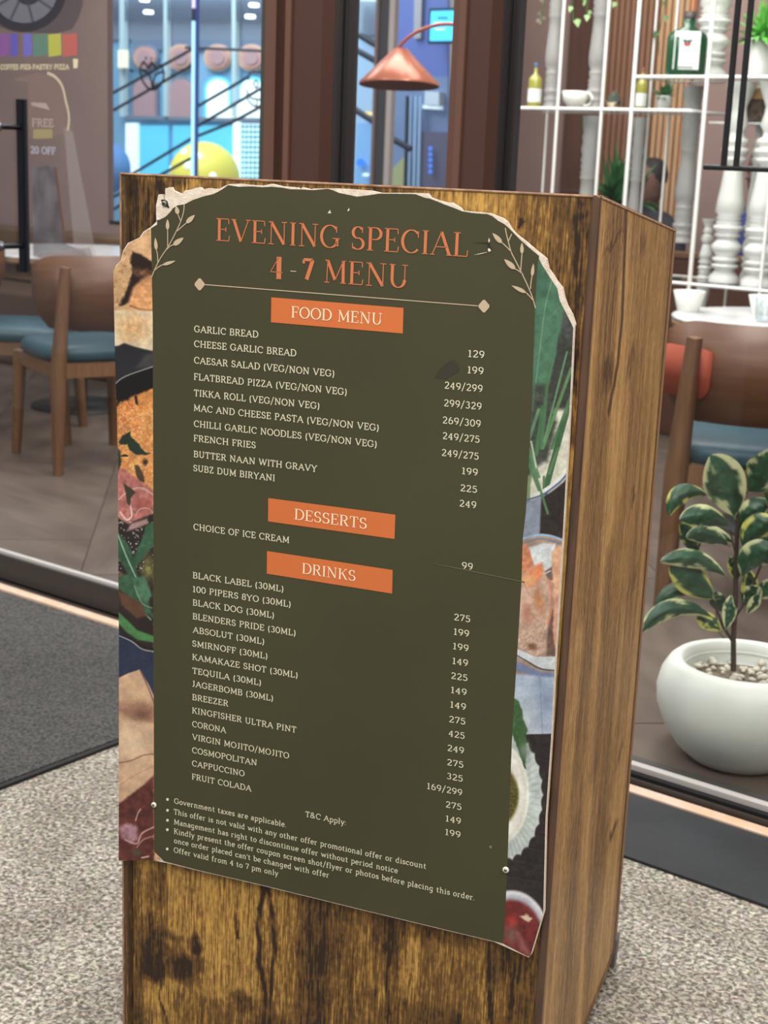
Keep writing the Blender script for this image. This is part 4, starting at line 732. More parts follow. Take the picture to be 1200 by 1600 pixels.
baluster(bx(1079, 200, YB-.07), YB-.07, .95, zU-.02, .042, M_balg, 'thick grey baluster left of the tall right rod')
baluster(bx(1110, 110, ym+.05), ym+.05, zU+.007, 2.37, .066, M_bal, 'glossy white baluster beside the green bottle')
baluster(bx(1143, 300, ym-.02), ym-.02, zL+.007, zU-.01, .060, M_bal, 'large white baluster under the shelf behind the black rack')
baluster(bx(1194, 330, ym-.08), ym-.08, zL+.007, zU-.01, .064, M_bal, 'large white baluster at the right edge above the tumbler')
baluster(bx(1103, 400, YB-.05), YB-.05, zL+.007, 1.05, .03, M_bal, 'short white baluster peeking out behind the large one')
baluster(bx(1178, 300, YB-.04), YB-.04, zL+.007, zU-.01, .026, M_bal, 'slim pale baluster between the two large white ones')
baluster(bx(1079, 672, YB-.05), YB-.05, .05, .78, .03, M_bal, 'white baluster low behind the chair, under the table')
# bottles
def bottle(name, label, p, R_, H_, mt, capm, sq=False, labelc=(220, 226, 222), lab=(.15, .55), neck=.28):
    t_ = thing(name, label, 'bottle', tuple(p))
    prof = [(R_*.94, 0), (R_, .01), (R_, H_*.58), (R_*.9, H_*.66), (R_*neck, H_*.76), (R_*neck, H_*.9)]
    me = MB().lathe(prof, 4 if sq else 20).me('body')
    if sq:
        me = MB().lathe([(r*1.25, z) for r, z in prof], 8).me('body')
    o_ = obj('body', me, mt, t_)
    if sq: o_.rotation_euler = (0, 0, math.radians(22.5)); o_.scale = (1, .6, 1)
    obj('cap', MB().lathe([(R_*neck*1.15, H_*.9), (R_*neck*1.15, H_), (.001, H_)], 14).me('cap'), capm, t_)
    if sq: box_('label', (-R_*.72, -R_*.80, H_*lab[0]), (R_*.72, -R_*.755, H_*lab[1]), mat('paper_label', labelc, .7), t_)
    else: obj('label', MB().lathe([(R_*1.01, H_*lab[0]), (R_*1.01, H_*lab[1])], 20, cap=False).me('label'), mat('paper_label', labelc, .7), t_)
    return t_
M_gb = mat('green_bottle', (22, 72, 40), .15, coat=.5); M_yb = mat('yellow_wine', (150, 148, 60), .15, coat=.5)
p = at_y(1071, 116, YF+.06); p[2] = zU+.007
hb = (at_y(1078, 18, YF+.06)[2]-p[2])
t_ = bottle('spirit_bottle', 'square green bottle with a white label on the upper shelf', p, .068, hb, M_gb, mat('bottle_cap', (60, 50, 44), .5), True, lab=(.09, .68), neck=.3)
t_.rotation_euler = (0, 0, math.radians(24))
box_('emblem', (-.012, -.0575, hb*.46), (.012, -.055, hb*.50), mat('emblem_red', (170, 60, 50), .6), t_)
obj('antler_mark', MB().prism([(-.02, 0), (-.008, -.018), (0, -.008), (.008, -.018), (.02, 0), (.004, -.004), (-.004, -.004)], (0, -.0576, hb*.56), (1, 0, 0), (0, 0, 1), (0, -1, 0), .002).recalc('antler_mark'), mat('emblem_dark', (40, 70, 60), .6), t_)
box_('small_print', (-.03, -.0575, hb*.12), (.03, -.0555, hb*.14), mat('emblem_grey', (130, 140, 135), .6), t_)
p = at_y(834, 168, ym-.05); p[2] = zS+.007; hb = at_y(836, 98, ym-.05)[2]-p[2]
bottle('wine_bottle', 'small wine bottle with blue cap at the left end of the lower shelf', p, .029, hb, M_yb, mat('blue_cap', (30, 80, 120), .4), labelc=(198, 214, 214), lab=(.12, .42))
p = at_y(1000, 176, YB-.06); p[2] = zS+.007; hb = at_y(1000, 105, YB-.06)[2]-p[2]
bottle('wine_bottle', 'yellow wine bottle with red neck behind the tall rod', p, .024, hb, M_yb, mat('red_cap', (120, 60, 50), .4), labelc=(214, 216, 210), lab=(.1, .4))
# cup
p = at_y(898, 169, YF+.065); p[2] = zS+.007
cp = thing('coffee_cup', 'wide white cup on the lower shelf left of the baluster', 'cup', tuple(p))
obj('cup', MB().lathe([(.028, 0), (.034, .004), (.05, .03), (.057, .066), (.054, .066), (.046, .03), (.001, .008)], 24).me('cup'), M_cer, cp)
obj('handle', MB().tube([(.05+.03*math.cos(a), 0, .034+.026*math.sin(a)) for a in np.linspace(-1.9, 1.9, 12)], .0055, 8).me('handle'), M_cer, cp)
# foliage helper
def tuft(name, mt, parent, n, L, spread, w, droop=.5, z0=0., seed=1, curve=6):
    r_ = random.Random(seed); mb = MB()
    for i in range(n):
        a = r_.uniform(0, 2*math.pi); el = r_.uniform(.35, 1.45); l = L*r_.uniform(.6, 1.1); d = np.array([math.cos(a)*math.cos(el), math.sin(a)*math.cos(el), math.sin(el)]); s_ = np.array([-math.sin(a), math.cos(a), 0])
        b = np.array([r_.uniform(-spread, spread), r_.uniform(-spread, spread), z0]); V = []
        for k in range(curve):
            t_ = k/(curve-1); c_ = b+d*l*t_-np.array([0, 0, droop*l*t_*t_*math.cos(el)]); ww = w*math.sin(math.pi*min(1, .12+t_*.88))+.0004; V += [c_-s_*ww, c_+s_*ww]
        mb.add(V, [(2*k, 2*k+1, 2*k+3, 2*k+2) for k in range(curve-1)], 0, True)
    o_ = obj(name, mb.me(name), mt, parent); tag(o_, kind='stuff'); return o_
M_gr1 = mat('bright_leaf', (120, 200, 84), .5, noise=((84, 160, 66), 20)); M_gr2 = mat('dark_leaf', (58, 120, 62), .5, noise=((40, 92, 48), 20)); M_suc = mat('succulent', (110, 128, 120), .6)
def potplant(name, label, p, r0, r1, h, mt, lm, n, L, w, droop=.5, seed=1):
    t_ = conepot(name, label, p, r0, r1, h, mt, 'plant'); tuft('foliage', lm, t_, n, L, r1*.5, w, droop, h-.015, seed); return t_
p = at_y(1186, 114, ym-.03); p[2] = zU+.007
potplant('potted_plant', 'bright green leafy plant in a white pot on the upper shelf', p, .05, .058, .14, M_bal, M_gr1, 90, .2, .012, .6, 2)
p = at_y(1036, 177, YB-.08); p[2] = zS+.007
potplant('potted_plant', 'small green tuft in a white pot behind the thin rods', p, .026, .034, .06, M_cerg, M_gr2, 60, .09, .004, .4, 3)
p = at_y(957, 174, YB-.08); p[2] = zS+.007
potplant('potted_plant', 'grey green succulent in a tiny pot on the lower shelf', p, .02, .026, .03, mat('tan_pot', (200, 180, 150), .6), M_suc, 40, .07, .007, .3, 4)
p = at_y(1188, 165, YB-.1); p[2] = zL+.007
bk = thing('storage_basket', 'woven tan box high on the shelf at the right edge', 'box', (at_y(1190, 160, YB-.08)[0], YB-.08, zU-.16))
box_('body', (-.06, -.05, 0), (.10, .05, .09), mat('wicker', (110, 92, 76), .8, noise=((60, 48, 42), 40)), bk, .01); box_('lid', (-.062, -.052, .09), (.102, .052, .13), mat('lid_wood', (196, 156, 104), .6), bk, .004); rod('crossbar', (-2.7, YB-.13, zU-.163), (XR, YB-.13, zU-.163), .005); rod('crossbar', (-2.7, YB-.03, zU-.163), (XR, YB-.03, zU-.163), .005)
# palm behind the shelf
pl = thing('potted_palm', 'feathery green palm behind the rods above the wooden stand', 'plant', (bx(966, 320, 6.12), 6.12, 0))
obj('pot', MB().lathe([(.09, 0), (.13, .28), (.12, .28), (.001, .25)], 24).me('pot'), M_cerg, pl); obj('trunk', MB().tube([(0, 0, .25), (0, -.01, 1.07)], [.02, .014], 8).me('trunk'), M_chw, pl)
tuft('fronds', M_gr2, pl, 150, .30, .05, .014, .45, 1.06, 5)
# hanging vines
def vine(label, x_, y_, z1, L, n, seed, mt):
    t_ = thing('hanging_vine', label, 'plant', (x_, y_, z1)); r_ = random.Random(seed); P = [(0, 0, 0)]
    for k in range(8): P.append((P[-1][0]+r_.uniform(-.012, .012), P[-1][1], P[-1][2]-L/8))
    obj('stem', MB().tube(P, .0016, 5).me('stem'), M_gr2, t_)
    lm = MB().add([(0, 0, 0), (-.016, -.004, -.008), (0, -.006, -.036), (.016, -.004, -.008)], [(0, 1, 2, 3)]).me('leaf'); lm.materials.append(mt)
    for k in range(n):
        q = P[r_.randrange(1, 9)]; o_ = bpy.data.objects.new('leaf', lm); C.objects.link(o_); o_.parent = t_; o_.location = (q[0]+r_.uniform(-.03, .03), q[1]-r_.uniform(0, .02), q[2]+r_.uniform(-.02, .03)); o_.rotation_euler = (r_.uniform(-.5, .3), r_.uniform(-.9, .9), r_.uniform(-.6, .6)); s_ = r_.uniform(.55, 1.0); o_.scale = (s_,)*3
M_iv = mat('ivy_leaf', (66, 104, 52), .5); M_ivl = mat('pale_ivy_leaf', (140, 176, 116), .5)
for lab_, px_, py_, Y_, L_, n_, sd_, mm_ in (('ivy strand with pale leaves beside the first baluster', 893, 26, YF, .5, 16, 1, M_ivl), ('short pale ivy strand left of the second baluster', 912, 12, YF, .42, 10, 2, M_ivl), ('long dark ivy strand in front of the pale slats', 1036, 78, YB, .62, 16, 3, M_iv), ('thin ivy strand beside the tall white rod', 1010, 30, YB, .5, 8, 4, M_iv), ('faint ivy at the far left end of the shelf', 838, 30, YB, .5, 14, 5, mat('faint_ivy', (112, 110, 88), .6)), ('ivy strand right of the second baluster', 951, 40, YB, .45, 10, 6, M_ivl)):
    q = at_y(px_, py_, Y_); vine(lab_, q[0], Y_, q[2]+L_-.02, L_, n_, sd_, mm_)
# persons far behind the shelf -----------------------------------------
def skin_body(name, pts, edges, rad, mt, parent, sub=2):
    me = bpy.data.meshes.new(name); me.from_pydata(pts, edges, []); o_ = obj(name, me, mt, parent)
    md = o_.modifiers.new('skin', 'SKIN'); md.use_smooth_shade = True
    for v, r in zip(me.skin_vertices[0].data, rad): v.radius = (r, r) if not isinstance(r, tuple) else r
    me.skin_vertices[0].data[0].use_root = True; s_ = o_.modifiers.new('sub', 'SUBSURF'); s_.levels = s_.render_levels = sub; return o_
def person(label, loc, rot, shirt, trousers, skin=(120, 84, 70)):
    t_ = thing('person', label, 'person', loc, rot); Ms = mat('skin_%d' % int(loc[0]*1000), skin, .6)
    # seated figure facing +y: pelvis first
    P = [(0, 0, .52), (0, -.02, .68), (0, -.02, .86), (0, -.01, 1.0), (0, .0, 1.08), (0, .02, 1.2), (.18, -.01, .98), (.25, .05, .76), (.2, .28, .72), (.16, .36, .73), (-.18, -.01, .98), (-.25, .05, .76), (-.2, .28, .72), (-.16, .36, .73), (.1, .1, .5), (.12, .42, .5), (.12, .42, .26), (.12, .44, .06), (.12, .54, .04), (-.1, .1, .5), (-.12, .42, .5), (-.12, .42, .26), (-.12, .44, .06), (-.12, .54, .04)]
    E_ = [(0, 1), (1, 2), (2, 3), (3, 4), (4, 5), (3, 6), (6, 7), (7, 8), (8, 9), (3, 10), (10, 11), (11, 12), (12, 13), (0, 14), (14, 15), (15, 16), (16, 17), (17, 18), (0, 19), (19, 20), (20, 21), (21, 22), (22, 23)]
    Rr = [.15, .13, .16, .12, .05, .05, .06, .045, .036, .028, .06, .045, .036, .028, .1, .075, .06, .045, .035, .1, .075, .06, .045, .035]
    skin_body('body', P, E_, Rr, shirt, t_)
    hd = MB().lathe([(.001, -.12), (.045, -.105), (.066, -.06), (.074, 0), (.076, .05), (.06, .1), (.03, .122), (.001, .126)], 20, (0, .02, 1.22)).me('head'); o_ = obj('head', hd, Ms, t_); 
    obj('hair', MB().lathe([(.078, .01), (.084, .05), (.07, .108), (.036, .134), (.001, .14)], 20, (0, .008, 1.22), cap=False).me('hair'), mat('dark_hair', (24, 18, 18), .7), t_)
    obj('nose', MB().tube([(0, .095, 1.235), (0, .115, 1.205)], [.008, .013], 8).me('nose'), Ms, t_)
    for s_ in (-1, 1):
        obj('eye', MB().lathe([(.001, -.008), (.009, 0), (.001, .008)], 10, (s_*.03, .087, 1.24)).me('eye'), M_blk, t_); obj('ear', MB().lathe([(.001, -.025), (.012, 0), (.001, .025)], 8, (s_*.077, .01, 1.22)).me('ear'), Ms, t_)
        for k in range(4): obj('finger', MB().tube([(s_*(.135+k*.016), .37, .725), (s_*(.13+k*.015), .41-abs(k-1.5)*.006, .722), (s_*(.13+k*.014), .43-abs(k-1.5)*.008, .71)], [.008, .0075, .006], 6).me('finger'), Ms, t_)
        obj('thumb', MB().tube([(s_*.14, .35, .74), (s_*.115, .385, .738)], [.009, .007], 6).me('thumb'), Ms, t_)
    obj('mouth', MB().box((-.02, .088, 1.175), (.02, .093, 1.18)).me('mouth'), mat('lips', (110, 60, 56), .6), t_)
    return t_
for lab_, px_, py_, Y_, rot_, sh_, tr_, sk_ in (('dark haired person in dark clothes seated beyond the shelf, beside the palm', 1020, 288, 6.85, 2.9, (34, 34, 44), None, (104, 72, 62)), ('person in a blue jacket seated beyond the large balusters at the right edge', 1196, 276, 7.0, 2.75, (52, 66, 128), None, (96, 66, 58))):
    q = at_y(px_, py_, Y_); t_ = person(lab_, (q[0], Y_, 0), rot_, mat('shirt_%d' % px_, sh_, .8), None, sk_); k_ = q[2]/1.22; t_.scale = (k_, k_, k_)
# ================================================================== HANGING BLACK RACK
wbn = thing('wall_bench', 'low brown bench by the slat wall that the two people sit on', 'bench', (0, 6.98, 0))
box_('seat', (-4.05, -.2, .30), (-2.3, .3, .365), mat('booth_brown', (92, 56, 38), .5, noise=((78, 46, 32), 5)), wbn, .012)
for x_ in (-4.0, -3.2, -2.4): box_('leg', (x_, -.15, 0), (x_+.05, .25, .299), M_chw, wbn)
bt = thing('booth_seat', 'dark brown booth bench low beyond the shelf, in front of the seated person in blue', 'bench', (at_y(1205, 440, 6.35)[0], 6.35, 0))
box_('backrest', (-.62, 0, .0), (1.2, .07, at_y(1160, 412, 6.35)[2]), mat('booth_brown', (92, 56, 38), .5, noise=((78, 46, 32), 5)), bt, .012); box_('top_rail', (-.63, -.008, at_y(1160, 412, 6.35)[2]+.001), (1.21, .078, at_y(1160, 412, 6.35)[2]+.03), M_chw2, bt, .006)
hr = at_y(1098, 258, 3.1); YR = 3.1
rk = thing('hanging_rack', 'black metal hanging frame of slim bars at upper right', 'rack', (0, YR, 0)); M_bk = mat('rack_black', (14, 13, 14), .45)
zr = hr[2]-.004
obj('bottom_bar', MB().tube([(hr[0]+.004, 0, zr), (hr[0]+.9, 0, zr)], .0062, 10).me('bottom_bar'), M_bk, rk)
for px_ in (1131, 1150.5):
    X_ = at_y(px_, 255, YR)[0]; obj('hanger_bar', MB().box((X_-.0052, -.005, zr), (X_+.0052, .005, 2.75)).me('hanger_bar'), M_bk, rk)
for k in range(2): obj('hanger_bar', MB().box((hr[0]+.85-k*.03-.005, -.005, zr), (hr[0]+.85-k*.03+.005, .005, 2.75)).me('hanger_bar'), M_bk, rk)
obj('ceiling_plate', MB().box((hr[0], -.03, 2.75), (hr[0]+.9, .03, 2.77)).me('ceiling_plate'), M_bk, rk)
# ================================================================== WHITE POT WITH VARIEGATED PLANT
pc = at_z(1150, 1183, 0)
M_pot = mat('matt_white_pot', (243, 246, 238), .42, noise=((234, 238, 230), 8), bump=.05, bscale=40)
pot = thing('plant_pot', 'big round white pot with a variegated leafy plant behind the glass', 'plant', tuple(pc))
obj('pot', MB().lathe([(.085, 0), (.105, .004), (.135, .03), (.165, .075), (.183, .12), (.186, .155), (.178, .19), (.164, .214), (.152, .224), (.142, .226), (.134, .22), (.13, .205), (.127, .175), (.001, .172)], 56).me('pot'), M_pot, pot)
obj('drainage_foot', MB().lathe([(.05, -.0), (.06, .004)], 20).me('drainage_foot'), M_pot, pot)
obj('inner_rim', MB().lathe([(.131, .203), (.126, .199), (.131, .195)], 48, cap=False).me('inner_rim'), M_pot, pot)
M_soil = mat('potting_soil', (74, 62, 50), .95, noise=((120, 108, 92), 60), bump=1, bscale=90)
obj('soil', MB().lathe([(.126, 0), (.07, .006), (.001, .008)], 32, (0, 0, .174), cap=False).me('soil'), M_soil, pot)
# pebbles on the soil
pbm = MB().lathe([(.001, -.006), (.009, -.003), (.011, 0), (.008, .004), (.001, .006)], 8).me('pebble'); pbm.materials.append(mat('white_pebble', (205, 198, 180), .6))
for k in range(90):
    a = random.uniform(0, 6.28); r_ = .118*math.sqrt(random.random()); o_ = bpy.data.objects.new('pebble', pbm); C.objects.link(o_); o_.parent = pot; o_.location = (r_*math.cos(a), r_*math.sin(a), .183+random.uniform(0, .004)); o_.rotation_euler = (random.uniform(-.5, .5), random.uniform(-.5, .5), a); s_ = random.uniform(.5, 1.15); o_.scale = (s_, s_*.7, s_)
# stem + leaves set in a plane facing the viewer, with depth offsets
hd_ = np.array([-FW[1], FW[0], 0]); hd_ /= np.linalg.norm(hd_)
def pl3(px_, py_, off=0.):
    """point on the vertical plane through the pot axis facing the viewer, moved off metres towards the viewer"""
    n_ = np.array([FW[0], FW[1], 0]); n_ /= np.linalg.norm(n_); d = ray(px_, py_); return CAM+d*((np.dot(pc-CAM, n_)-off)/np.dot(d, n_))-pc
M_stem = mat('plant_stem', (74, 62, 54), .7)
stems = [[(1146, 1048), (1146, 1000), (1149, 940), (1150, 880), (1152, 820), (1153, 775)], [(1143, 1000), (1128, 975), (1118, 945), (1108, 905)], [(1148, 965), (1165, 940), (1180, 905), (1195, 870)]]
for s_, r0 in zip(stems, (.0065, .0035, .0035)): obj('stem', MB().tube([pl3(a, b) for a, b in s_], [r0*(1-.4*i/len(s_)) for i in range(len(s_))], 8).me('stem'), M_stem, pot)
M_leaf = vmat('variegated_leaf', .38, .5)
def leaf(base, tip, wpx, off0, off1, fold=.3, bend=.0, seed=0, yellow=.5, tint=(46, 78, 56)):
    if tip[0] < base[0]: bend = abs(bend)*1.15
    """base, tip in picture px; off: depth offsets; bend: sideways arch in px"""
    n, mcol = 22, 13; P = np.zeros((n, mcol, 3)); a = pl3(*base, off0); b = pl3(*tip, off1); ax = b-a; L_ = np.linalg.norm(ax)
    mid = pl3((base[0]+tip[0])/2-(tip[1]-base[1])*bend*.5, (base[1]+tip[1])/2+(tip[0]-base[0])*bend*.5, (off0+off1)/2+abs(bend)*.02); view = -np.array([FW[0], FW[1], FW[2]])
    wm = wpx/F*3.25/2
    for i in range(n):
        t_ = i/(n-1); c_ = a*(1-t_)**2+2*t_*(1-t_)*(2*mid-(a+b)/2)+b*t_**2; tg = 2*(1-t_)*((2*mid-(a+b)/2)-a)+2*t_*(b-(2*mid-(a+b)/2)); tg /= np.linalg.norm(tg)
        sd = np.cross(tg, view); sd /= np.linalg.norm(sd); nn = np.cross(sd, tg)
        ww = 1.12*wm*max(.02, math.sin(math.pi*min(1, max(0, (t_-.05)/.95))**1.12))**.62 if t_ > .05 else wm*.05
        for j in range(mcol):
            u_ = (j/(mcol-1)-.5)*2; P[i, j] = c_+sd*u_*ww-nn*(abs(u_)**1.3*ww*fold)+nn*.0012*math.sin(t_*34+abs(u_)*5)*(1-abs(u_))
    U, V = np.meshgrid(np.linspace(-1, 1, mcol), np.linspace(0, 1, n)); ns = fbm(U*2.2+seed*7.3, V*5+seed*3.1, 4); e = np.abs(U)+(ns-.5)*1.7+np.where(V > .9, (V-.9)*3, 0)
    m_ = np.clip((e-(1.0-yellow*.45))/.12, 0, 1)[..., None]; vein = np.clip(1-np.abs(np.sin((V*9+np.abs(U)*1.6)*math.pi))*6, 0, 1)[..., None]*.22
    g = np.array(tint)*(1+.45*(fbm(U*3+seed, V*6+9)-.5)[..., None]*2)*(1+vein); yel = np.array((206, 208, 158) if seed % 3 else (212, 208, 112))
    return obj('leaf', grid_mesh('leaf', P, g*(1-m_)+yel*m_), M_leaf, pot)
LV = [((1148, 812), (1110, 712), 58, .02, .05, .15, -.12, 1, .75), ((1166, 770), (1205, 700), 52, .0, .05, .2, .25, 2, .5), ((1110, 776), (1046, 806), 26, .01, .04, .55, -.55, 3, .5), ((1142, 826), (1062, 812), 30, .03, .06, .45, -.28, 4, .4), ((1140, 855), (1072, 840), 26, -.01, .01, .5, -.3, 5, .6),
      ((1088, 872), (1062, 818), 26, -.03, -.02, .3, .2, 6, .35), ((1148, 850), (1078, 836), 24, -.03, -.04, .5, .2, 7, .8), ((1138, 905), (1032, 878), 26, .03, .07, .65, -.28, 8, .6), ((1118, 938), (1046, 884), 42, .02, .05, .2, -.06, 9, .35), ((1108, 930), (1024, 952), 22, .0, .03, .6, -.4, 10, .4),
      ((1118, 968), (1001, 990), 26, .03, .08, .6, -.42, 11, .45), ((1128, 988), (1088, 962), 24, .01, .02, .3, .1, 12, 1.1), ((1133, 985), (1142, 930), 20, .02, .0, .3, .1, 13, 1.1), ((1158, 905), (1212, 856), 40, .02, .06, .45, -.3, 14, .4), ((1162, 860), (1212, 812), 36, .02, .05, .4, -.3, 15, .4),
      ((1154, 830), (1208, 788), 34, -.02, -.01, .4, -.3, 16, .6), ((1160, 940), (1184, 915), 26, .0, .02, .4, .2, 17, .9), ((1158, 950), (1168, 890), 24, -.02, -.03, .3, .3, 18, .7), ((1166, 960), (1186, 928), 16, .02, .03, .3, .1, 19, 1.0), ((1172, 930), (1220, 905), 26, -.02, .0, .4, .2, 20, .5),
      ((1150, 910), (1140, 870), 20, -.03, -.03, .3, .2, 21, .5), ((1148, 895), (1170, 866), 20, -.04, -.04, .3, .2, 22, .8), ((1130, 960), (1112, 925), 22, -.03, -.03, .3, .1, 23, .3), ((1200, 800), (1228, 742), 46, .0, .03, .2, .2, 24, .4), ((1175, 840), (1225, 830), 30, -.03, -.03, .4, .2, 25, .6)]
for L in LV: leaf(*L)
for (bx_, by_), (tx, ty) in (((1152, 812), (1150, 812)), ((1153, 780), (1168, 768)), ((1118, 945), (1120, 968)), ((1150, 870), (1140, 826)), ((1153, 800), (1154, 770))):
    obj('petiole', MB().tube([pl3(bx_, by_), pl3(tx, ty, .01)], .0016, 6).me('petiole'), M_stem, pot)
# ================================================================== WOODEN DISPLAY STAND
SYAW = -.3629+YAW; SW, SD, SH, HB = .5886, .5522, 1.23, 1.23*.9548
CR = np.array([*(rz(YAW) @ np.array([.2164, 1.6147, 0]))[:2], 0]); U = np.array([math.cos(SYAW), math.sin(SYAW), 0]); NF = np.array([math.sin(SYAW), -math.cos(SYAW), 0]); Wd = np.array([-math.sin(SYAW+.0295), math.cos(SYAW+.0295), 0]); ZV = np.array([0, 0, 1.])
st = thing('display_stand', 'rustic wood grain box stand carrying the menu board', 'stand', tuple(CR))
M_w1 = woodlaminate('rustic_laminate', (42, 28, 16), (112, 80, 38), (190, 148, 74)); M_w2 = woodlaminate('rustic_laminate_side', (88, 66, 46), (156, 118, 72), (204, 162, 104))
BO = .0100
def onface(px_, py_, off):
    d = ray(px_, py_); o_ = CR+NF*off; k = np.dot(o_-CAM, NF)/np.dot(d, NF); q = CAM+d*k-CR; return float(np.dot(q, U)), float(q[2])
def onside(px_, py_):
    SN = np.cross(Wd, ZV); d = ray(px_, py_); k = np.dot(CR-CAM, SN)/np.dot(d, SN); q = CAM+d*k-CR; return float(np.dot(q, Wd)), float(q[2])
Tf = .018; ZB = .028
def tonegrid(w0, w1, z0, z1, step, feats, base, conv, seed):
    nu = int((w1-w0)/step)+1; nz = int((z1-z0)/step)+1; Uu, Zz = np.meshgrid(np.linspace(w0, w1, nu), np.linspace(z1, z0, nz)); T = base(Uu, Zz)
    for f in feats:
        k = f[0]
        if k == 'e':
            cu, cz = conv(f[1], f[2]); a, b = f[3]*.00075, f[4]*.00085; wx = (fbm(Uu*70+seed, Zz*40, 4)-.5)*.022; wz = (fbm(Uu*50+9, Zz*50+4, 4)-.5)*.03; d = np.hypot((Uu+wx-cu)/a, (Zz+wz-cz)/b); mk = np.clip((1.35-d)/.95, 0, 1)*(.55+.9*fbm(Uu*240, Zz*90+seed, 3)); T = T*(1-mk*f[5])+(f[6])*mk*f[5]
        elif k == 'r':
            q = [conv(*p) for p in f[1]]; u0, u1 = min(p[0] for p in q), max(p[0] for p in q); zz0, zz1 = min(p[1] for p in q), max(p[1] for p in q)
            wob = (fbm(Zz*9+seed, Uu*0+3)-.5)*.012; mk = np.clip((Uu+wob-u0)/.004, 0, 1)*np.clip((u1-Uu-wob)/.004, 0, 1)*np.clip((Zz-zz0)/.01, 0, 1)*np.clip((zz1-Zz)/.01, 0, 1)*(.6+.7*fbm(Uu*60, Zz*8+seed, 3)); T = T*(1-mk*f[2])+f[3]*mk*f[2]
        elif k == 'l':
            q = [conv(*p) for p in f[1]]; d = np.full(Uu.shape, 1e9); Uw = Uu+(fbm(Uu*40+seed, Zz*45, 3)-.5)*.008
            for (x1, y1), (x2, y2) in zip(q, q[1:]):
                L2 = (x2-x1)**2+(y2-y1)**2+1e-12; t_ = np.clip(((Uw-x1)*(x2-x1)+(Zz-y1)*(y2-y1))/L2, 0, 1); d = np.minimum(d, np.hypot(Uw-x1-t_*(x2-x1), Zz-y1-t_*(y2-y1)))
            mk = (.35+1.1*fbm(Uu*30, Zz*60+seed, 3))*np.clip(1.2-d/(f[2]*.0007), 0, 1); T = T*(1-mk*f[3])+f[4]*mk*f[3]
    return Uu, Zz, T
fc = lambda a, b: onface(a, b, 0.)
feats = [('r', [(188, 272), (262, 420)], 1.1, .16), ('r', [(194, 300), (207, 420)], .6, .62), ('r', [(262, 270), (291, 300)], .9, .05), ('r', [(293, 270), (304, 300)], .9, 1.15), ('r', [(304, 270), (640, 320)], .8, .42), ('r', [(650, 290), (800, 420)], .7, .72), ('r', [(800, 300), (860, 520)], .7, .5), ('r', [(860, 300), (932, 700)], .75, .26),
         ('l', [(903, 305), (897, 600)], 4, .8, -.3), ('r', [(192, 1345), (225, 1600)], .7, .25), ('r', [(225, 1350), (262, 1420)], .7, .35), ('r', [(262, 1350), (460, 1600)], .6, .86), ('r', [(480, 1400), (600, 1560)], .5, .5), ('r', [(598, 1425), (622, 1500)], .8, .12), ('r', [(622, 1450), (760, 1600)], .5, .75), ('r', [(765, 1470), (812, 1560)], .5, .45), ('r', [(806, 1480), (845, 1600)], .8, .2),
         ('e', 238, 1478, 26, 62, .9, .02), ('e', 238, 1505, 20, 26, .9, -.1), ('e', 284, 1510, 34, 28, 1, -.12), ('e', 307, 1478, 14, 16, 1, -.1), ('e', 268, 1465, 34, 10, .8, .2), ('e', 310, 1508, 10, 20, .7, .1), ('e', 382, 1563, 24, 18, 1, -.05), ('e', 384, 1566, 12, 8, .6, .5), ('e', 512, 1488, 20, 42, .85, .08), ('e', 500, 1500, 14, 26, .9, -.05), ('e', 612, 1460, 26, 60, .8, .05), ('e', 784, 1510, 34, 26, .8, .1), ('e', 200, 1590, 60, 40, .6, .1), ('e', 300, 1540, 20, 40, .4, .35),
         ('l', [(412, 1375), (404, 1440), (405, 1500), (414, 1560), (412, 1600)], 5, 1, -.35), ('l', [(416, 1380), (428, 1440), (430, 1480), (424, 1540), (420, 1600)], 5, 1, -.3), ('l', [(484, 1402), (484, 1480), (482, 1545)], 3, .9, -.3), ('l', [(368, 1430), (370, 1465)], 4, .9, -.2), ('l', [(260, 1500), (250, 1560), (262, 1600)], 3, .8, -.1), ('l', [(765, 1475), (764, 1540), (768, 1600)], 4, 1, -.35), ('l', [(612, 1440), (604, 1510), (606, 1600)], 4, .8, -.2), ('l', [(805, 1480), (800, 1560), (796, 1600)], 4, .7, -.2),
         ('e', 815, 345, 4, 5, 1, -.4), ('e', 812, 352, 3, 3, 1, -.4), ('e', 909, 340, 6, 6, .8, -.2), ('e', 905, 325, 5, 20, .8, .0)]
def base1(Uu, Zz): return .5+.55*(fbm(Uu*7+3, Zz*1.3+1, 4)-.5)*2+.25*(fbm(Uu*30, Zz*4+5, 3)-.5)*2
Uu, Zz, T = tonegrid(-SW, 0, ZB, SH-.001, .0028, feats, base1, fc, 1)
P = CR*0+Uu[..., None]*U+Zz[..., None]*ZV
obj('front_panel', grid_mesh('front_panel', P, tone=T), M_w1, st)
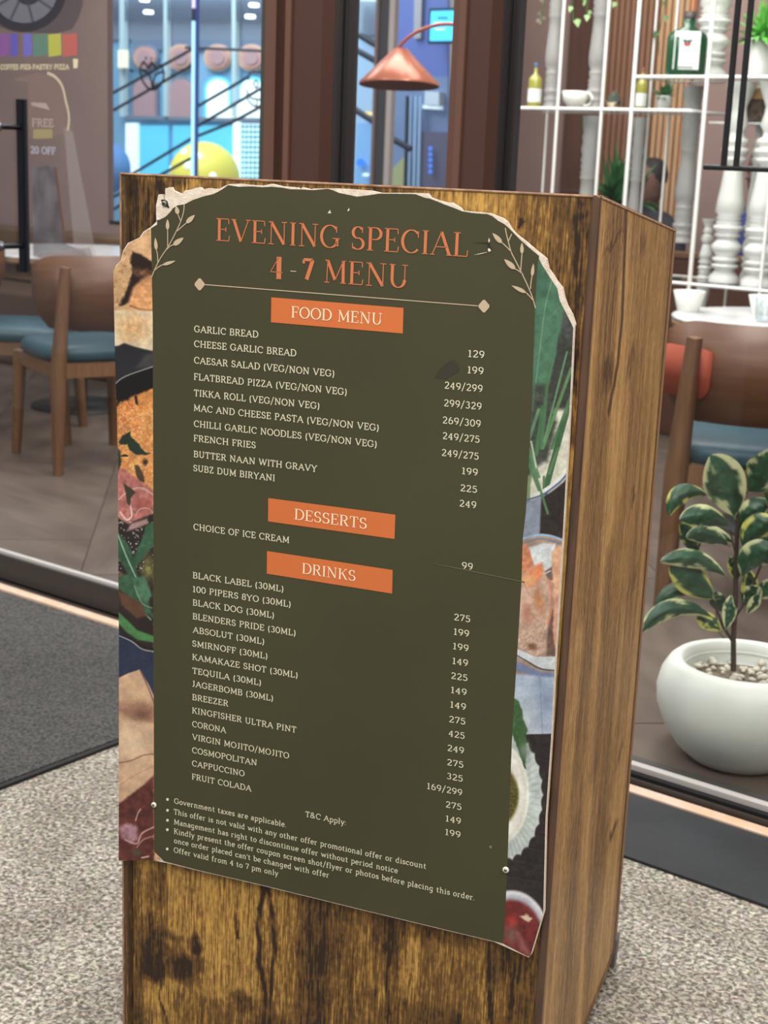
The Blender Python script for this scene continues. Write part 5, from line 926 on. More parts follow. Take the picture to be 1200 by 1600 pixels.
# panel body behind the laminate
def prism3(name, pts3, dirv, mt, parent, mi=None):
    A = [np.array(p, float) for p in pts3]; B = [a+np.array(dirv, float) for a in A]; n = len(A)
    return obj(name, MB().add(A+B, [tuple(range(n)), tuple(range(n, 2*n))[::-1]]+[(i, i+n, (i+1) % n+n, (i+1) % n) for i in range(n)]).recalc(name), mt, parent)
M_core = mat('board_core', (150, 112, 78), .8); eps = NF*-.0006
prism3('panel_core', [eps-U*SW+ZV*ZB, eps+ZV*ZB, eps+ZV*SH, eps-U*SW+ZV*SH], -NF*Tf, M_core, st)
sidef = [('l', [(968, 330), (950, 420), (938, 600), (925, 800), (900, 1200), (870, 1600)], 26, .55, .18), ('l', [(985, 330), (975, 500), (960, 600), (955, 800), (925, 1200), (905, 1600)], 8, .7, .95), ('l', [(1002, 340), (1000, 420), (985, 700), (960, 900), (930, 1400)], 30, .6, .2), ('l', [(940, 320), (925, 600), (905, 800)], 8, .6, .85), ('l', [(978, 335), (972, 500), (965, 570), (952, 640)], 4, .9, -.3), ('e', 960, 370, 12, 4, .9, -.3), ('e', 951, 588, 9, 26, .8, -.3), ('e', 986, 560, 6, 20, .8, -.2), ('e', 1004, 380, 6, 20, .7, -.1), ('l', [(1038, 350), (1020, 700), (985, 1100), (958, 1400)], 10, .5, .9), ('l', [(952, 880), (940, 1060), (928, 1200)], 14, .6, .05), ('l', [(905, 1000), (880, 1350), (862, 1600)], 12, .5, .9), ('e', 994, 895, 5, 14, .8, 0), ('e', 990, 775, 5, 10, .8, 0), ('e', 970, 1170, 6, 24, .8, -.1), ('e', 958, 1300, 8, 14, .8, -.3), ('e', 943, 1320, 5, 50, .6, .1), ('l', [(900, 1300), (895, 1420), (888, 1600)], 14, .5, .2), ('e', 985, 905, 6, 80, .5, .1)]
def base2(Uu, Zz): return .58+.4*(fbm(Uu*9+13, Zz*1.1+4, 4)-.5)*2+.2*(fbm(Uu*40, Zz*3, 3)-.5)*2
Uu, Zz, T = tonegrid(.0, SD, ZB, 1., .003, sidef, base2, onside, 2)
nz = Zz.shape[0]; zt2_ = SH-.001+(HB-SH)*(Uu/SD); T_ = T
nu = Uu.shape[1]; tt = np.linspace(1, 0, int(SH/.003))[:, None]; Uu2 = np.repeat(np.linspace(0, SD, nu)[None], len(tt), 0); Zz2 = ZB+tt*(SH-.001+(HB-SH)*(Uu2/SD)-ZB)
class _: pass
def tg2(Uu, Zz, feats, conv, seed):
    T = base2(Uu, Zz)
    for f in feats:
        if f[0] == 'e':
            cu, cz = conv(f[1], f[2]); a, b = f[3]*.0045, f[4]*.00085; wx = (fbm(Uu*30+seed, Zz*40, 4)-.5)*.05; wz = (fbm(Uu*30+9, Zz*30+4, 4)-.5)*.05; d = np.hypot((Uu+wx-cu)/a, (Zz+wz-cz)/b); mk = np.clip((1.3-d)/1., 0, 1)*(.4+.9*fbm(Uu*90, Zz*40+seed, 3)); T = T*(1-mk*f[5])+f[6]*mk*f[5]
        else:
            q = [conv(*p) for p in f[1]]; d = np.full(Uu.shape, 1e9)
            for (x1, y1), (x2, y2) in zip(q, q[1:]):
                L2 = (x2-x1)**2+(y2-y1)**2+1e-12; t_ = np.clip(((Uu-x1)*(x2-x1)+(Zz-y1)*(y2-y1))/L2, 0, 1); d = np.minimum(d, np.hypot(Uu-x1-t_*(x2-x1), Zz-y1-t_*(y2-y1)))
            mk = np.clip(1.3-d/(f[2]*.0024), 0, 1); T = T*(1-mk*f[3])+f[4]*mk*f[3]
    return T
T = tg2(Uu2, Zz2, sidef, onside, 2); P = Uu2[..., None]*Wd+Zz2[..., None]*ZV
obj('side_panel', grid_mesh('side_panel', P, tone=T), M_w2, st)
SN = np.cross(Wd, ZV)
def sidepoly(o_, z0=ZB): return [o_+ZV*z0, o_+Wd*SD+ZV*z0, o_+Wd*SD+ZV*HB, o_+ZV*SH]
prism3('panel_core', sidepoly(-SN*.0006+Wd*.0195*0+Wd*.02), -SN*.018, M_core, st)
prism3('side_panel', sidepoly(-U*SW), U*.016, M_w2, st)
prism3('top_panel', [ZV*(SH+.0005)-U*(SW-.001)+Wd*.003, ZV*(SH+.0005)-U*.004+Wd*.003, ZV*(HB+.0005)+Wd*SD-U*.004, ZV*(HB+.0005)+Wd*SD-U*(SW-.001)], -ZV*.018, mat('top_laminate', (96, 66, 44), .5, noise=((70, 48, 32), 30)), st)
prism3('back_panel', [Wd*SD+ZV*ZB, Wd*SD-U*SW+ZV*ZB, Wd*SD-U*SW+ZV*HB, Wd*SD+ZV*HB], -Wd*.016, M_w2, st)
prism3('bottom_panel', [ZV*ZB, Wd*SD+ZV*ZB, Wd*SD-U*SW+ZV*ZB, -U*SW+ZV*ZB], ZV*.018, M_core, st)
# thin worn edge bead along the front right corner and the top edges
M_eb = mat('edge_strip', (92, 66, 46), .5, noise=((62, 44, 34), 26), stretch=(4, 4, .35)); M_ew = mat('chipped_edge', (168, 132, 100), .7, noise=((120, 88, 64), 60))
obj('corner_strip', MB().tube([NF*-.0036+SN*-.0036+ZV*ZB, NF*-.0036+SN*-.0036+ZV*(SH)], .0054, 12).me('corner_strip'), M_eb, st)
obj('top_edge', MB().tube([-U*SW+ZV*(SH-.001), ZV*(SH-.001)], .0016, 6).me('top_edge'), M_ew, st); obj('top_edge', MB().tube([ZV*(SH-.001), Wd*SD+ZV*(HB-.001)], .0016, 6).me('top_edge'), M_ew, st)
obj('left_edge', MB().tube([-U*SW+ZV*ZB, -U*SW+ZV*SH], .0014, 6).me('left_edge'), M_ew, st)
# feet + grey caster bracket at the back
M_cs = mat('caster_grey', (96, 94, 100), .5)
for du, dw in ((-.05, .06), (-SW+.05, .06), (-SW+.05, SD-.05), (-.04, SD-.05)):
    c_ = U*du+Wd*dw; obj('foot', MB().lathe([(.02, 0), (.022, .004), (.022, ZB)], 16, tuple(c_)).me('foot'), mat('foot_black', (20, 20, 20), .6), st)
c_ = Wd*(SD+.008)-U*.012
obj('corner_bracket', MB().prism([(-.022, .012), (.012, .0), (.014, .05), (-.01, .066), (-.022, .05)], tuple(c_), tuple(U), (0, 0, 1), tuple(NF), .02).recalc('corner_bracket'), M_cs, st)
# ================================================================== MENU BOARD
BA = CR+NF*BO
bd = thing('menu_board', 'dark olive menu board with torn arched top, screwed to the wooden stand', 'sign', tuple(BA-ZV*0))
def fb(px_, py_): return onface(px_, py_, BO)
def shape(name, pxs, off, mt, parent=bd, uv=None):
    pts = uv or [fb(*p) for p in pxs]
    n = len(pts); ar_ = sum(pts[i][0]*pts[(i+1) % n][1]-pts[(i+1) % n][0]*pts[i][1] for i in range(n))
    if ar_ < 0: pts = pts[::-1]
    return obj(name, MB().add([U*p[0]+ZV*p[1]+NF*off for p in pts], [tuple(range(n))]).me(name), mt, parent)
c3 = lambda L: [(230+a/6, 280+b/6) for a, b in L]; c4 = lambda L: [(400+a/4.615, 270+b/4.615) for a, b in L]; c5 = lambda L: [(640+a/4.615, 290+b/4.615) for a, b in L]
leftedge = [(177.3, 423), (178.2, 470), (179.5, 532), (181, 600), (183, 640), (184.5, 725), (185, 875), (186, 1000), (186, 1200), (185.5, 1345)]
bottom = [(220, 1343.5), (240, 1344.5), (262, 1348.5), (310, 1360.5), (403, 1382), (570, 1423), (690, 1452), (772, 1471.5), (826, 1496)]
rightedge = [(831, 1490), (850, 1426), (853.5, 1280), (862, 1157), (868.5, 1030), (876.5, 900), (882, 810), (888.5, 690), (893.5, 590), (897, 512)]
topprint = [(895.7, 508.9), (884.8, 487), (876, 470), (871.9, 450.3), (858.9, 430.8), (848, 413.5), (839.4, 397.3), (826, 386), (813, 374.5), (796, 357), (788, 350), (778.7, 345), (770, 338), (761, 334.4), (740, 333), (722, 330), (710, 325), (696, 320), (684, 315), (672.5, 310.6), (664, 309), (656, 306), (650, 303.4), (640, 303), (615, 302.6), (593, 302.5), (576, 305), (558, 307.3), (545, 304.5), (530, 301.4), (521, 297.5), (512.7, 295), (489, 297), (470, 296), (454, 295.6), (440, 293), (424, 291.7), (410, 292.5), (393, 291.3), (373, 291.7), (356.7, 289.2), (347.5, 295.8), (340, 300), (333.3, 303.3), (320, 306.3), (303.3, 311.7), (288.3, 319.2), (277.5, 320.8), (270, 325.8), (265.8, 331.7), (258.3, 339), (250, 343), (245.3, 344), (245.8, 350.8), (236, 356.7), (226, 363), (220, 371.7), (210, 376), (201.7, 380), (193, 393), (190, 408), (184, 414)]
corepx = [(898.5, 507), (893.5, 491.5), (886, 478), (881.6, 465.5), (878.4, 450.3), (869.7, 439.5), (864, 430), (856.7, 420), (853.4, 404.8), (846, 398), (841.5, 395), (820, 376.7), (806, 366), (798, 357), (791.7, 346.3), (785, 341), (778.7, 338.8), (764.6, 333.3), (740, 331), (722, 329.5), (719, 325), (705, 316.4), (699, 317), (684, 313), (672, 308.5), (668, 302.5), (656, 301.8), (640, 301.4), (595, 301.4), (580, 298), (564.7, 297), (540, 295), (521, 294.3), (490, 294.5), (485, 296), (471.5, 292.8), (468, 297), (464, 293), (439, 291), (424, 287.3), (410, 290), (385, 288.5), (373, 287), (358, 287.6), (350, 291), (344, 294.5), (333, 295), (325, 294), (318, 295.8), (315, 295.8), (311.7, 292.5), (304, 294), (296.7, 296.7), (290, 297), (287.5, 299), (285, 302.5), (278, 301.7), (274, 299.5), (269, 297.5), (267, 292.5), (264, 292.5), (261, 294), (258.3, 294), (258, 308), (259, 318), (256, 312), (252.5, 303.5), (249.5, 303.5), (247.5, 304.2), (246, 311), (244, 320), (244, 335), (244.6, 346), (236, 354.5), (224, 362), (218, 371), (209, 375.5), (200, 379.5), (192, 392), (189, 407), (182.5, 413.5)]
M_foam = mat('torn_foam', (226, 212, 196), .85, noise=((206, 190, 170), 120), bump=.5, bscale=700)
corepoly = [fb(*p) for p in corepx+leftedge+bottom+rightedge]
obj('foam_core', MB().prism(corepoly, (0, 0, 0), tuple(U), (0, 0, 1), tuple(NF), .0068).recalc('foam_core'), M_foam, bd)
M_olive = mat('olive_print', (67, 66, 44), .6, spec=.25, noise=((63, 62, 41), 3))
panL = [(236.2, 356.7), (237.5, 434), (238.8, 500), (239.5, 700), (240, 900), (240.5, 1100), (241, 1330), (256, 1345.5)]
panR = [(786, 1474), (789, 1437), (793, 1355), (795.7, 1272), (800, 1158), (804, 1088), (809, 1011), (815, 910), (817, 842), (822, 798), (830.7, 644), (835, 517), (836, 483), (840.4, 411), (842.5, 400)]
topO = topprint[topprint.index((839.4, 397.3)):topprint.index((236, 356.7))]
shape('olive_panel', panL+[(310, 1359.5), (403, 1381), (570, 1422), (690, 1451), (772, 1470.5)]+panR+topO, .0003, M_olive)
# printed food pictures
def interp(pts, y):
    P_ = sorted(pts, key=lambda p: p[1]); return np.interp(y, [p[1] for p in P_], [p[0] for p in P_])
def strip(name, y0, y1, lf_, rf_, ncol, painter, step=1.0):
    ys = np.arange(y0, y1+.01, step); l = lf_(ys); r = np.maximum(rf_(ys), l+.2); tt = np.linspace(0, 1, ncol)[None]; X = l[:, None]*(1-tt)+r[:, None]*tt; Y = np.repeat(ys[:, None], ncol, 1)
    pn = Paint(X, Y); painter(pn)
    d = FW+RT*((X-600)/F)[..., None]-UP*((Y-800)/F)[..., None]; o_ = BA; k = np.dot(o_-CAM, NF)/(d @ NF); P_ = CAM+d*k[..., None]-BA+NF*.00035
    return obj(name, grid_mesh(name, P_, (pn.c*.86+pn.c.mean(-1, keepdims=True)*.14)*.93), M_print, bd)
M_print = vmat('photo_print', .5, .35)
def nz_(p, s=4., a=.12, o=3): p.c = np.clip(p.c*(1+a*(fbm(p.X/s, p.Y/s, o)-.5)[..., None]*2), 0, 255)
def paintL(p):
    X, Y = p.X, p.Y; n1 = fbm(X/7, Y/7, 4)[..., None]; n2 = fbm(X/3+50, Y/3, 4)[..., None]
    big = [(150, 300), (260, 300)]
    p.c[:] = (208, 160, 108); p.c = p.c*(1-n1*.0); p.mix(np.clip((fbm(X/6, Y/9)-.5)*5, 0, 1)*.6, (232, 186, 130)); p.mix(np.clip((fbm(X/4+9, Y/4)-.6)*8, 0, 1)*.6, (150, 96, 60))
    p.poly([(204, 388), (240, 372), (240, 408), (224, 398), (212, 392)], (226, 174, 120), 2); p.poly([(201, 380), (209, 388), (236, 402), (241, 412), (241, 362), (220, 368)], (222, 170, 118), 3, var=.15)
    p.poly([(207, 393), (222, 398), (241, 412), (241, 432), (226, 440), (214, 452), (206, 470), (196, 476), (186, 478), (194, 462), (203, 440), (208, 425), (204, 408)], (40, 24, 18), 2, 2)
    p.ell(226, 428, 16, 7, (120, 78, 50), .5, .3, .5); p.poly([(208, 450), (222, 436), (241, 430), (241, 484), (215, 482), (200, 476)], (216, 150, 92), 3, 1, .25); p.line([(205, 478), (222, 484), (241, 486)], 4, (160, 90, 56), .8)
    p.poly([(170, 484), (241, 486), (241, 560), (170, 560)], (226, 206, 168), 2, 0, .12); p.ell(208, 512, 22, 18, (214, 158, 96), 1., 0, .25, 4)
    p.poly([(170, 542), (186, 540), (194, 536), (212, 542), (241, 549), (241, 640), (170, 640)], (36, 36, 42), 1.5); p.poly([(212, 575), (226, 556), (241, 548), (241, 576)], (62, 60, 60), 3)
    p.poly([(170, 606), (184, 598), (205, 586), (241, 574), (241, 640), (170, 650)], (18, 14, 14), 1); p.line([(180, 600), (196, 588), (241, 572)], 2, (150, 150, 150), .8)
    p.poly([(170, 645), (184, 634), (205, 620), (241, 606), (241, 780), (170, 780)], (222, 138, 66), 2, 2, .22, 5); p.mix(np.where((Y > 628) & (Y < 780), np.clip((fbm(X/3.5+7, Y/3.5)-.52)*7, 0, 1)*.6, 0), (238, 180, 92)); p.mix(np.where((Y > 625) & (Y < 700), np.clip((fbm(X/3+70, Y/3)-.58)*9, 0, 1)*.7*np.clip((225-X)/20, 0, 1), 0), (214, 84, 40))
    p.mix(np.where((Y > 640) & (Y < 780), np.clip((fbm(X/2.2+7, Y/2.2+90)-.62)*9, 0, 1)*.6, 0), (245, 226, 190)); p.poly([(210, 618), (214, 618), (216, 633), (212, 631)], (40, 20, 14), 1)
    gr = (34, 52, 38)
    p.poly([(185, 690), (192, 680), (204, 674), (206, 684), (217, 693), (220, 699), (228, 706), (236, 708), (226, 711), (212, 710), (203, 704), (200, 694), (188, 694)], gr, 1, 1.5); p.poly([(184, 700), (188, 704), (190, 720), (186, 740), (184, 740)], gr, 1.5, 1); p.ell(195, 712, 6, 2, (50, 40, 26)); p.ell(227, 722, 4, 5, (60, 44, 30), .5); p.poly([(210, 726), (216, 726), (224, 740), (226, 754), (218, 752), (213, 742)], (84, 66, 44), 1, 1, .3)
    p.poly([(184, 738), (190, 730), (200, 737), (220, 752), (241, 766), (241, 800), (228, 812), (206, 820), (192, 812), (184, 802)], (186, 108, 98), 2, 2, .25, 5); p.line([(186, 780), (200, 768), (220, 762), (241, 774)], 2, (232, 196, 186), .7); p.line([(188, 800), (198, 812), (206, 806), (204, 790)], 2.5, (236, 214, 206), .8); p.poly([(193, 755), (203, 762), (212, 768), (205, 776), (203, 790), (198, 786), (197, 770)], (58, 58, 40), 1, 1); p.ell(224, 790, 12, 8, (160, 78, 66), .7, .3, .2); p.line([(212, 806), (218, 796), (230, 794), (238, 800), (236, 808)], 1.6, (214, 190, 180), .7)
    p.poly([(184, 808), (200, 818), (241, 802), (241, 1020), (184, 1020)], (42, 34, 32), 2, 1); p.mix(np.where((Y > 815) & (Y < 900), np.clip((fbm(X/3, Y/3+30)-.66)*14, 0, 1)*.8, 0), (206, 196, 188)); p.poly([(198, 830), (205, 818), (230, 810), (232, 818), (212, 826)], (170, 132, 128), 2)
    g1 = (54, 96, 66)
    p.poly([(228, 822), (236, 816), (241, 818), (241, 850), (226, 870), (214, 884), (206, 878), (214, 860), (224, 838)], g1, 1.5, 1, .2); p.poly([(184, 830), (196, 845), (206, 860), (216, 900), (205, 905), (190, 880), (184, 870)], (48, 88, 62), 1, 0, .2); p.line([(184, 834), (198, 870), (214, 905)], 2.4, (150, 190, 164), .9); p.line([(206, 900), (222, 950), (236, 968)], 2, (160, 190, 160), .7)
    p.ell(232, 890, 8, 18, (120, 116, 60), .8, 0, .4); p.ell(188, 908, 6, 10, (200, 140, 50), .6, 0, .3); p.poly([(184, 900), (204, 896), (226, 920), (236, 950), (240, 965), (222, 955), (204, 934), (184, 918)], g1, 2, 1, .25); p.poly([(206, 902), (226, 900), (238, 930), (228, 945), (214, 930)], (70, 116, 84), 2, 1, .25); p.line([(210, 915), (222, 942), (238, 950)], 1.4, (170, 190, 170), .6)
    p.poly([(184, 922), (204, 932), (222, 944), (230, 962), (214, 966), (190, 945)], (96, 62, 44), 2, 1); p.poly([(184, 955), (196, 966), (214, 984), (241, 994), (241, 1004), (216, 1000), (196, 986), (184, 972)], (74, 134, 74), 1.5, .5, .15)
    p.poly([(184, 984), (200, 998), (220, 1012), (241, 1020), (241, 1130), (184, 1130)], (40, 50, 76), 1, 0, .15, 2); p.line([(184, 992), (206, 1002), (222, 1014), (241, 1018)], 1.8, (176, 170, 172), .9); p.line([(184, 990), (206, 999), (222, 1010), (241, 1014)], 3, (26, 24, 26), .8)
    p.poly([(184, 1060), (200, 1052), (218, 1046), (232, 1068), (241, 1088), (241, 1240), (184, 1262)], (212, 170, 132), 1, 0, .08, 9); p.line([(219, 1047), (230, 1070), (241, 1098)], 2.2, (132, 92, 76), .9); p.poly([(184, 1098), (220, 1096), (241, 1100), (241, 1128), (220, 1124), (184, 1112)], (172, 122, 96), 5, 2, .15); p.ell(222, 1116, 18, 7, (122, 84, 66), 1.2); p.ell(206, 1160, 20, 18, (228, 196, 160), 1.2); p.line([(186, 1192), (206, 1188), (224, 1180), (241, 1178)], 2, (128, 84, 60), .7); p.line([(188, 1226), (206, 1214), (241, 1196)], 1.4, (180, 132, 96), .7)
    p.poly([(184, 1262), (200, 1245), (224, 1228), (241, 1208), (241, 1222), (220, 1246), (184, 1276)], (190, 136, 104), 1.5)
    p.poly([(184, 1258), (206, 1240), (228, 1224), (241, 1212), (241, 1400), (184, 1400)], (98, 44, 40), 2, 2, .35, 7); p.poly([(186, 1292), (200, 1286), (214, 1290), (216, 1312), (206, 1318), (190, 1308)], (170, 122, 132), 3, 2, .2); p.line([(212, 1282), (216, 1270), (220, 1264)], 2, (224, 180, 168), .8); p.line([(196, 1312), (214, 1318), (222, 1302), (241, 1292)], 2.6, (216, 168, 162), .8); p.line([(214, 1324), (224, 1312), (241, 1306)], 2, (204, 150, 142), .7); p.ell(214, 1332, 6, 5, (72, 74, 52), .5); p.line([(222, 1340), (232, 1338)], 2.5, (220, 190, 180), .8)
    nz_(p, 2.6, .05); nz_(p, 14, .12)
strip('food_photo', 344.2, 1344.4, lambda y: interp([(236, 350), (236, 357), (226, 363), (220, 371.7), (210, 376), (201.7, 380), (193, 393), (190, 408), (184, 414)]+leftedge, y), lambda y: interp([(236.0, 344)]+panL[:7]+[(249, 1340), (254, 1345)], y), 54, paintL)
bd.children[-1]['label'] = 'left strip of printed bread, pan and greens'
def paintR(p):
    X, Y = p.X, p.Y
    p.c[:] = (72, 118, 88); p.mix(np.clip((fbm(X/9+3, Y/22)-.5)*4, 0, 1)*.5, (94, 146, 112)); p.poly([(836, 395), (858, 420), (852, 520), (836, 640), (828, 640)], (64, 108, 82), 3, 1, .15, 8)
    p.poly([(884, 470), (905, 500), (905, 660), (878, 640), (868, 600), (872, 540)], (70, 74, 68), 3, 2, .3, 5); p.poly([(842, 545), (880, 520), (905, 560), (905, 800), (815, 800), (828, 680)], (58, 62, 54), 3, 2, .25, 6)
    p.poly([(838, 470), (860, 460), (876, 500), (868, 560), (856, 610), (842, 650), (832, 668), (834, 560)], (74, 122, 92), 1.5, 1, .12, 9); p.line([(862, 440), (852, 480), (842, 560), (832, 640)], 1.4, (120, 166, 136), .7); p.line([(856, 500), (874, 480)], 1, (120, 166, 136), .5); p.line([(848, 540), (872, 512)], 1, (44, 84, 60), .6)
    p.poly([(846, 640), (905, 640), (905, 800), (820, 800)], (208, 208, 186), 4, 1, .1, 6); p.poly([(836, 600), (856, 600), (870, 660), (856, 720), (838, 730), (826, 700)], (66, 72, 62), 4, 2, .3)
    for a, b, w_, c_ in (((893, 575), (848, 700), 5, (92, 140, 84)), ((858, 570), (846, 700), 5, (74, 120, 78)), ((886, 550), (850, 690), 3, (96, 146, 100)), ((848, 636), (838, 710), 6, (70, 116, 72)), ((890, 628), (852, 765), 9, (64, 100, 62)), ((893, 618), (862, 700), 5, (82, 122, 78)), ((880, 660), (852, 770), 8, (60, 104, 66)), ((842, 640), (822, 700), 5, (96, 140, 100)), ((826, 700), (842, 745), 5, (96, 142, 96)), ((824, 718), (856, 800), 5, (84, 130, 84)), ((838, 730), (830, 690), 3, (180, 196, 160)), ((826, 745), (826, 790), 5, (122, 150, 100)), ((850, 745), (850, 770), 4, (84, 120, 74)), ((872, 700), (858, 740), 4, (90, 130, 86))): p.line([a, b], w_, c_, .95)
    p.line([(893, 722), (880, 742), (866, 756), (848, 768), (838, 772)], 6, (224, 224, 214), 1); p.line([(895, 727), (880, 748), (864, 762), (846, 774), (820, 782)], 3.4, (86, 104, 150), .9); p.poly([(895, 734), (880, 754), (862, 768), (846, 778), (815, 788), (815, 845), (900, 845)], (48, 40, 38), 1.5, 0, .25, 4)
    p.poly([(815, 788), (846, 776), (843, 842), (815, 845)], (132, 142, 160), 1.5, 0, .1); p.line([(824, 700), (856, 802)], 4, (84, 130, 84), .9)
    p.poly([(812, 842), (840, 834), (862, 836), (884, 844), (884, 1060), (805, 1060)], (170, 140, 120), 1, 0, .1); p.line([(812, 843), (840, 836), (862, 838), (884, 846)], 4, (150, 178, 206), 1); p.line([(812, 852), (840, 842), (862, 845), (884, 854)], 2, (96, 120, 152), .9)
    p.poly([(826, 856), (850, 848), (868, 850), (866, 880), (856, 895), (846, 890), (832, 880)], (214, 220, 222), 2, 1, .1, 4); p.poly([(812, 852), (822, 848), (828, 862), (834, 880), (826, 892), (812, 896)], (214, 130, 86), 1.5, .5, .2, 5)
    p.poly([(862, 862), (874, 852), (884, 848), (884, 920), (870, 946), (864, 938), (866, 912), (858, 905), (862, 884)], (228, 170, 132), 2, 1, .12); p.poly([(852, 892), (862, 886), (864, 906), (854, 908)], (118, 96, 88), 1.5); p.line([(852, 896), (860, 892)], 2, (220, 226, 226), .8)
    p.poly([(812, 906), (828, 888), (846, 880), (850, 892), (860, 912), (862, 940), (858, 970), (852, 990), (852, 1018), (836, 1026), (818, 1014), (806, 1010)], (204, 166, 142), 1.5, 1, .14, 5); p.poly([(814, 904), (830, 888), (846, 879), (850, 892), (842, 908), (826, 918)], (232, 132, 84), 3, 1, .15, 4); p.ell(826, 905, 10, 7, (238, 186, 120), .8); p.ell(842, 938, 7, 18, (206, 134, 86), .7, -.2, .2); p.ell(824, 960, 7, 14, (190, 128, 104), .7, -.2); p.line([(858, 905), (862, 940), (856, 975)], 3, (224, 128, 92), .8); p.line([(818, 910), (828, 930), (838, 936)], 1.6, (176, 126, 100), .6)
    p.mix(np.where((Y > 970) & (Y < 1026) & (X < 852), np.clip((fbm(X/3, Y/3)-.5)*6, 0, 1)*.5, 0), (150, 120, 104)); p.ell(832, 1010, 7, 5, (122, 82, 60), .5); p.poly([(856, 985), (862, 960), (866, 945), (876, 930), (872, 1026), (854, 1024)], (112, 84, 70), 1.5, 1, .2); p.poly([(866, 940), (880, 918), (880, 1022), (868, 1018), (864, 985)], (224, 160, 132), 1.5, 1, .12)
    p.poly([(800, 1010), (818, 1018), (836, 1026), (882, 1026), (882, 1050), (850, 1046), (826, 1034), (800, 1024)], (206, 212, 216), 1, 0, .08); p.line([(800, 1020), (822, 1032), (846, 1045), (882, 1048)], 2.2, (44, 48, 62), .8); p.poly([(800, 1030), (822, 1040), (846, 1050), (882, 1052), (882, 1060), (840, 1058), (800, 1046)], (112, 130, 168), 2, 0, .1)
    p.poly([(795, 1052), (882, 1060), (882, 1150), (795, 1152)], (168, 184, 206), 2, 0, .07, 3); p.ell(852, 1105, 14, 26, (126, 146, 180), 1.4); p.ell(816, 1130, 22, 24, (200, 210, 216), 1.4); p.line([(843, 1058), (848, 1146)], 1.1, (110, 126, 156), .7)
    p.poly([(780, 1150), (830, 1147), (882, 1146), (882, 1520), (770, 1520)], (46, 40, 40), 1, 0, .3, 5)
    for yy in (1180, 1215, 1262, 1300, 1322, 1345, 1372): p.line([(780, yy-8), (870, yy+8)], 1.4, (28, 24, 26), .6); p.line([(780, yy-4), (870, yy+12)], 1., (74, 68, 66), .4)
    p.ell(787, 1242, 62, 104, (198, 208, 202), .02, -.0, .06, 8, .05)
    for k in range(26): a = -1.45+k*.115; p.line([(787+36*math.cos(a), 1242+70*math.sin(a)), (787+56*math.cos(a), 1242+98*math.sin(a))], 3.2, (164, 178, 170), .45)
    p.ell(783, 1240, 44, 78, (232, 232, 220), .03); p.ell(782, 1240, 40, 73, (206, 204, 186), .04); p.ell(780, 1240, 41, 74, (238, 236, 224), .1); p.ell(776, 1243, 36, 52, (214, 206, 170), .04); p.ell(774, 1243, 36, 48, (92, 84, 34), .06, 0, .5, 2)
    p.poly([(800, 1090), (810, 1094), (816, 1108), (818, 1124), (825, 1140), (822, 1146), (822, 1182), (820, 1200), (812, 1180), (806, 1160), (800, 1148)], (62, 104, 54), 1.2, 1.5, .2, 4); p.line([(803, 1140), (812, 1170), (821, 1200)], 3, (54, 92, 48), .9); p.ell(820, 1172, 6, 10, (120, 146, 128), 1)
    p.ell(799, 1462, 58, 71, (222, 222, 228), .03); p.ell(799, 1464, 53, 64, (170, 172, 184), .06); p.ell(798, 1466, 50, 60, (120, 40, 38), .05, 0, .3, 9); p.ell(800, 1440, 7, 8, (196, 52, 44), .8); p.poly([(812, 1432), (822, 1428), (832, 1436), (824, 1440)], (232, 206, 170), 1.5, 2); p.ell(800, 1460, 9, 12, (124, 86, 76), .9); p.poly([(808, 1456), (820, 1470), (830, 1494), (812, 1484)], (158, 84, 80), 4, 2)
    nz_(p, 2.6, .05); nz_(p, 14, .12)
re = rightedge+[(895.7, 508.9), (884.8, 487), (876, 470), (871.9, 450.3), (858.9, 430.8), (848, 413.5), (841.5, 400)]
re = [(a-1.2, b) for a, b in re if b < 1492]
bl = lambda x_: None
o_ = strip('food_photo', 401, 1494, lambda y: np.where(y > 1474, 786+(y-1474)*1.9, interp(panR, y)), lambda y: interp(re+[(826, 1497)], y), 60, paintR)
o_['label'] = 'right strip of printed greens, bread basket and bowls'
# orange banners and lettering
M_or2 = mat('banner_orange', (206, 110, 54), .55, noise=((198, 104, 50), 4)); M_tt = mat('title_orange', (196, 110, 68), .55); M_cr = mat('menu_cream', (218, 211, 182), .6); M_bc = mat('banner_cream', (250, 220, 188), .6); M_gd = mat('sprig_beige', (186, 165, 136), .6)
def line_text(name, s, x0, y0, x1, cap, style, mt, parent=bd, off=.0009, yend=None):
    u0, z0 = fb(x0, y0)
    d1_, d0_ = fb(x1, y0)[0], u0
    # right end: find u where the horizontal through (u0,z0) meets picture column x1
    q = ray(x1, 0); lo, hi = u0, .05
    for _i in range(40):
        m_ = (lo+hi)/2; w_ = BA+U*m_+ZV*z0-CAM; xx = 600+F*np.dot(w_, RT)/np.dot(w_, FW)
        if xx < x1: lo = m_
        else: hi = m_
    u1 = (lo+hi)/2; v, f, wd = text2d(s, style); L0 = min(p[0] for p in v); L1 = max(p[0] for p in v); k = (u1-u0)/(L1-L0)
    return obj(name, MB().add([U*(u0+(p[0]-L0)*k)+ZV*(z0+p[1]*cap)+NF*off for p in v], f).me(name), mt, parent)
line_text('title_text', 'EVENING SPECIAL', 338.6, 376, 731.3, .0262, FINE, M_tt)
BOLD = dict(thick=.2, thin=.03, track=.04)
line_text('title_text', '4', 422.6, 435.2, 441.8, .0262, dict(thick=.22, thin=.03, track=.04), M_tt); line_text('title_text', '-', 454, 436.4, 463, .0262, FINE, M_gd)
line_text('title_text', '7', 472.4, 438.6, 491, .0262, dict(thick=.2, thin=.13, track=.04), M_tt); line_text('title_text', 'MENU', 507, 441.2, 636.6, .0262, FINE, M_tt)
shape('rule_line', [(320, 443.9), (320, 445.3), (747, 478.5), (747, 477.1)], .0008, M_gd)
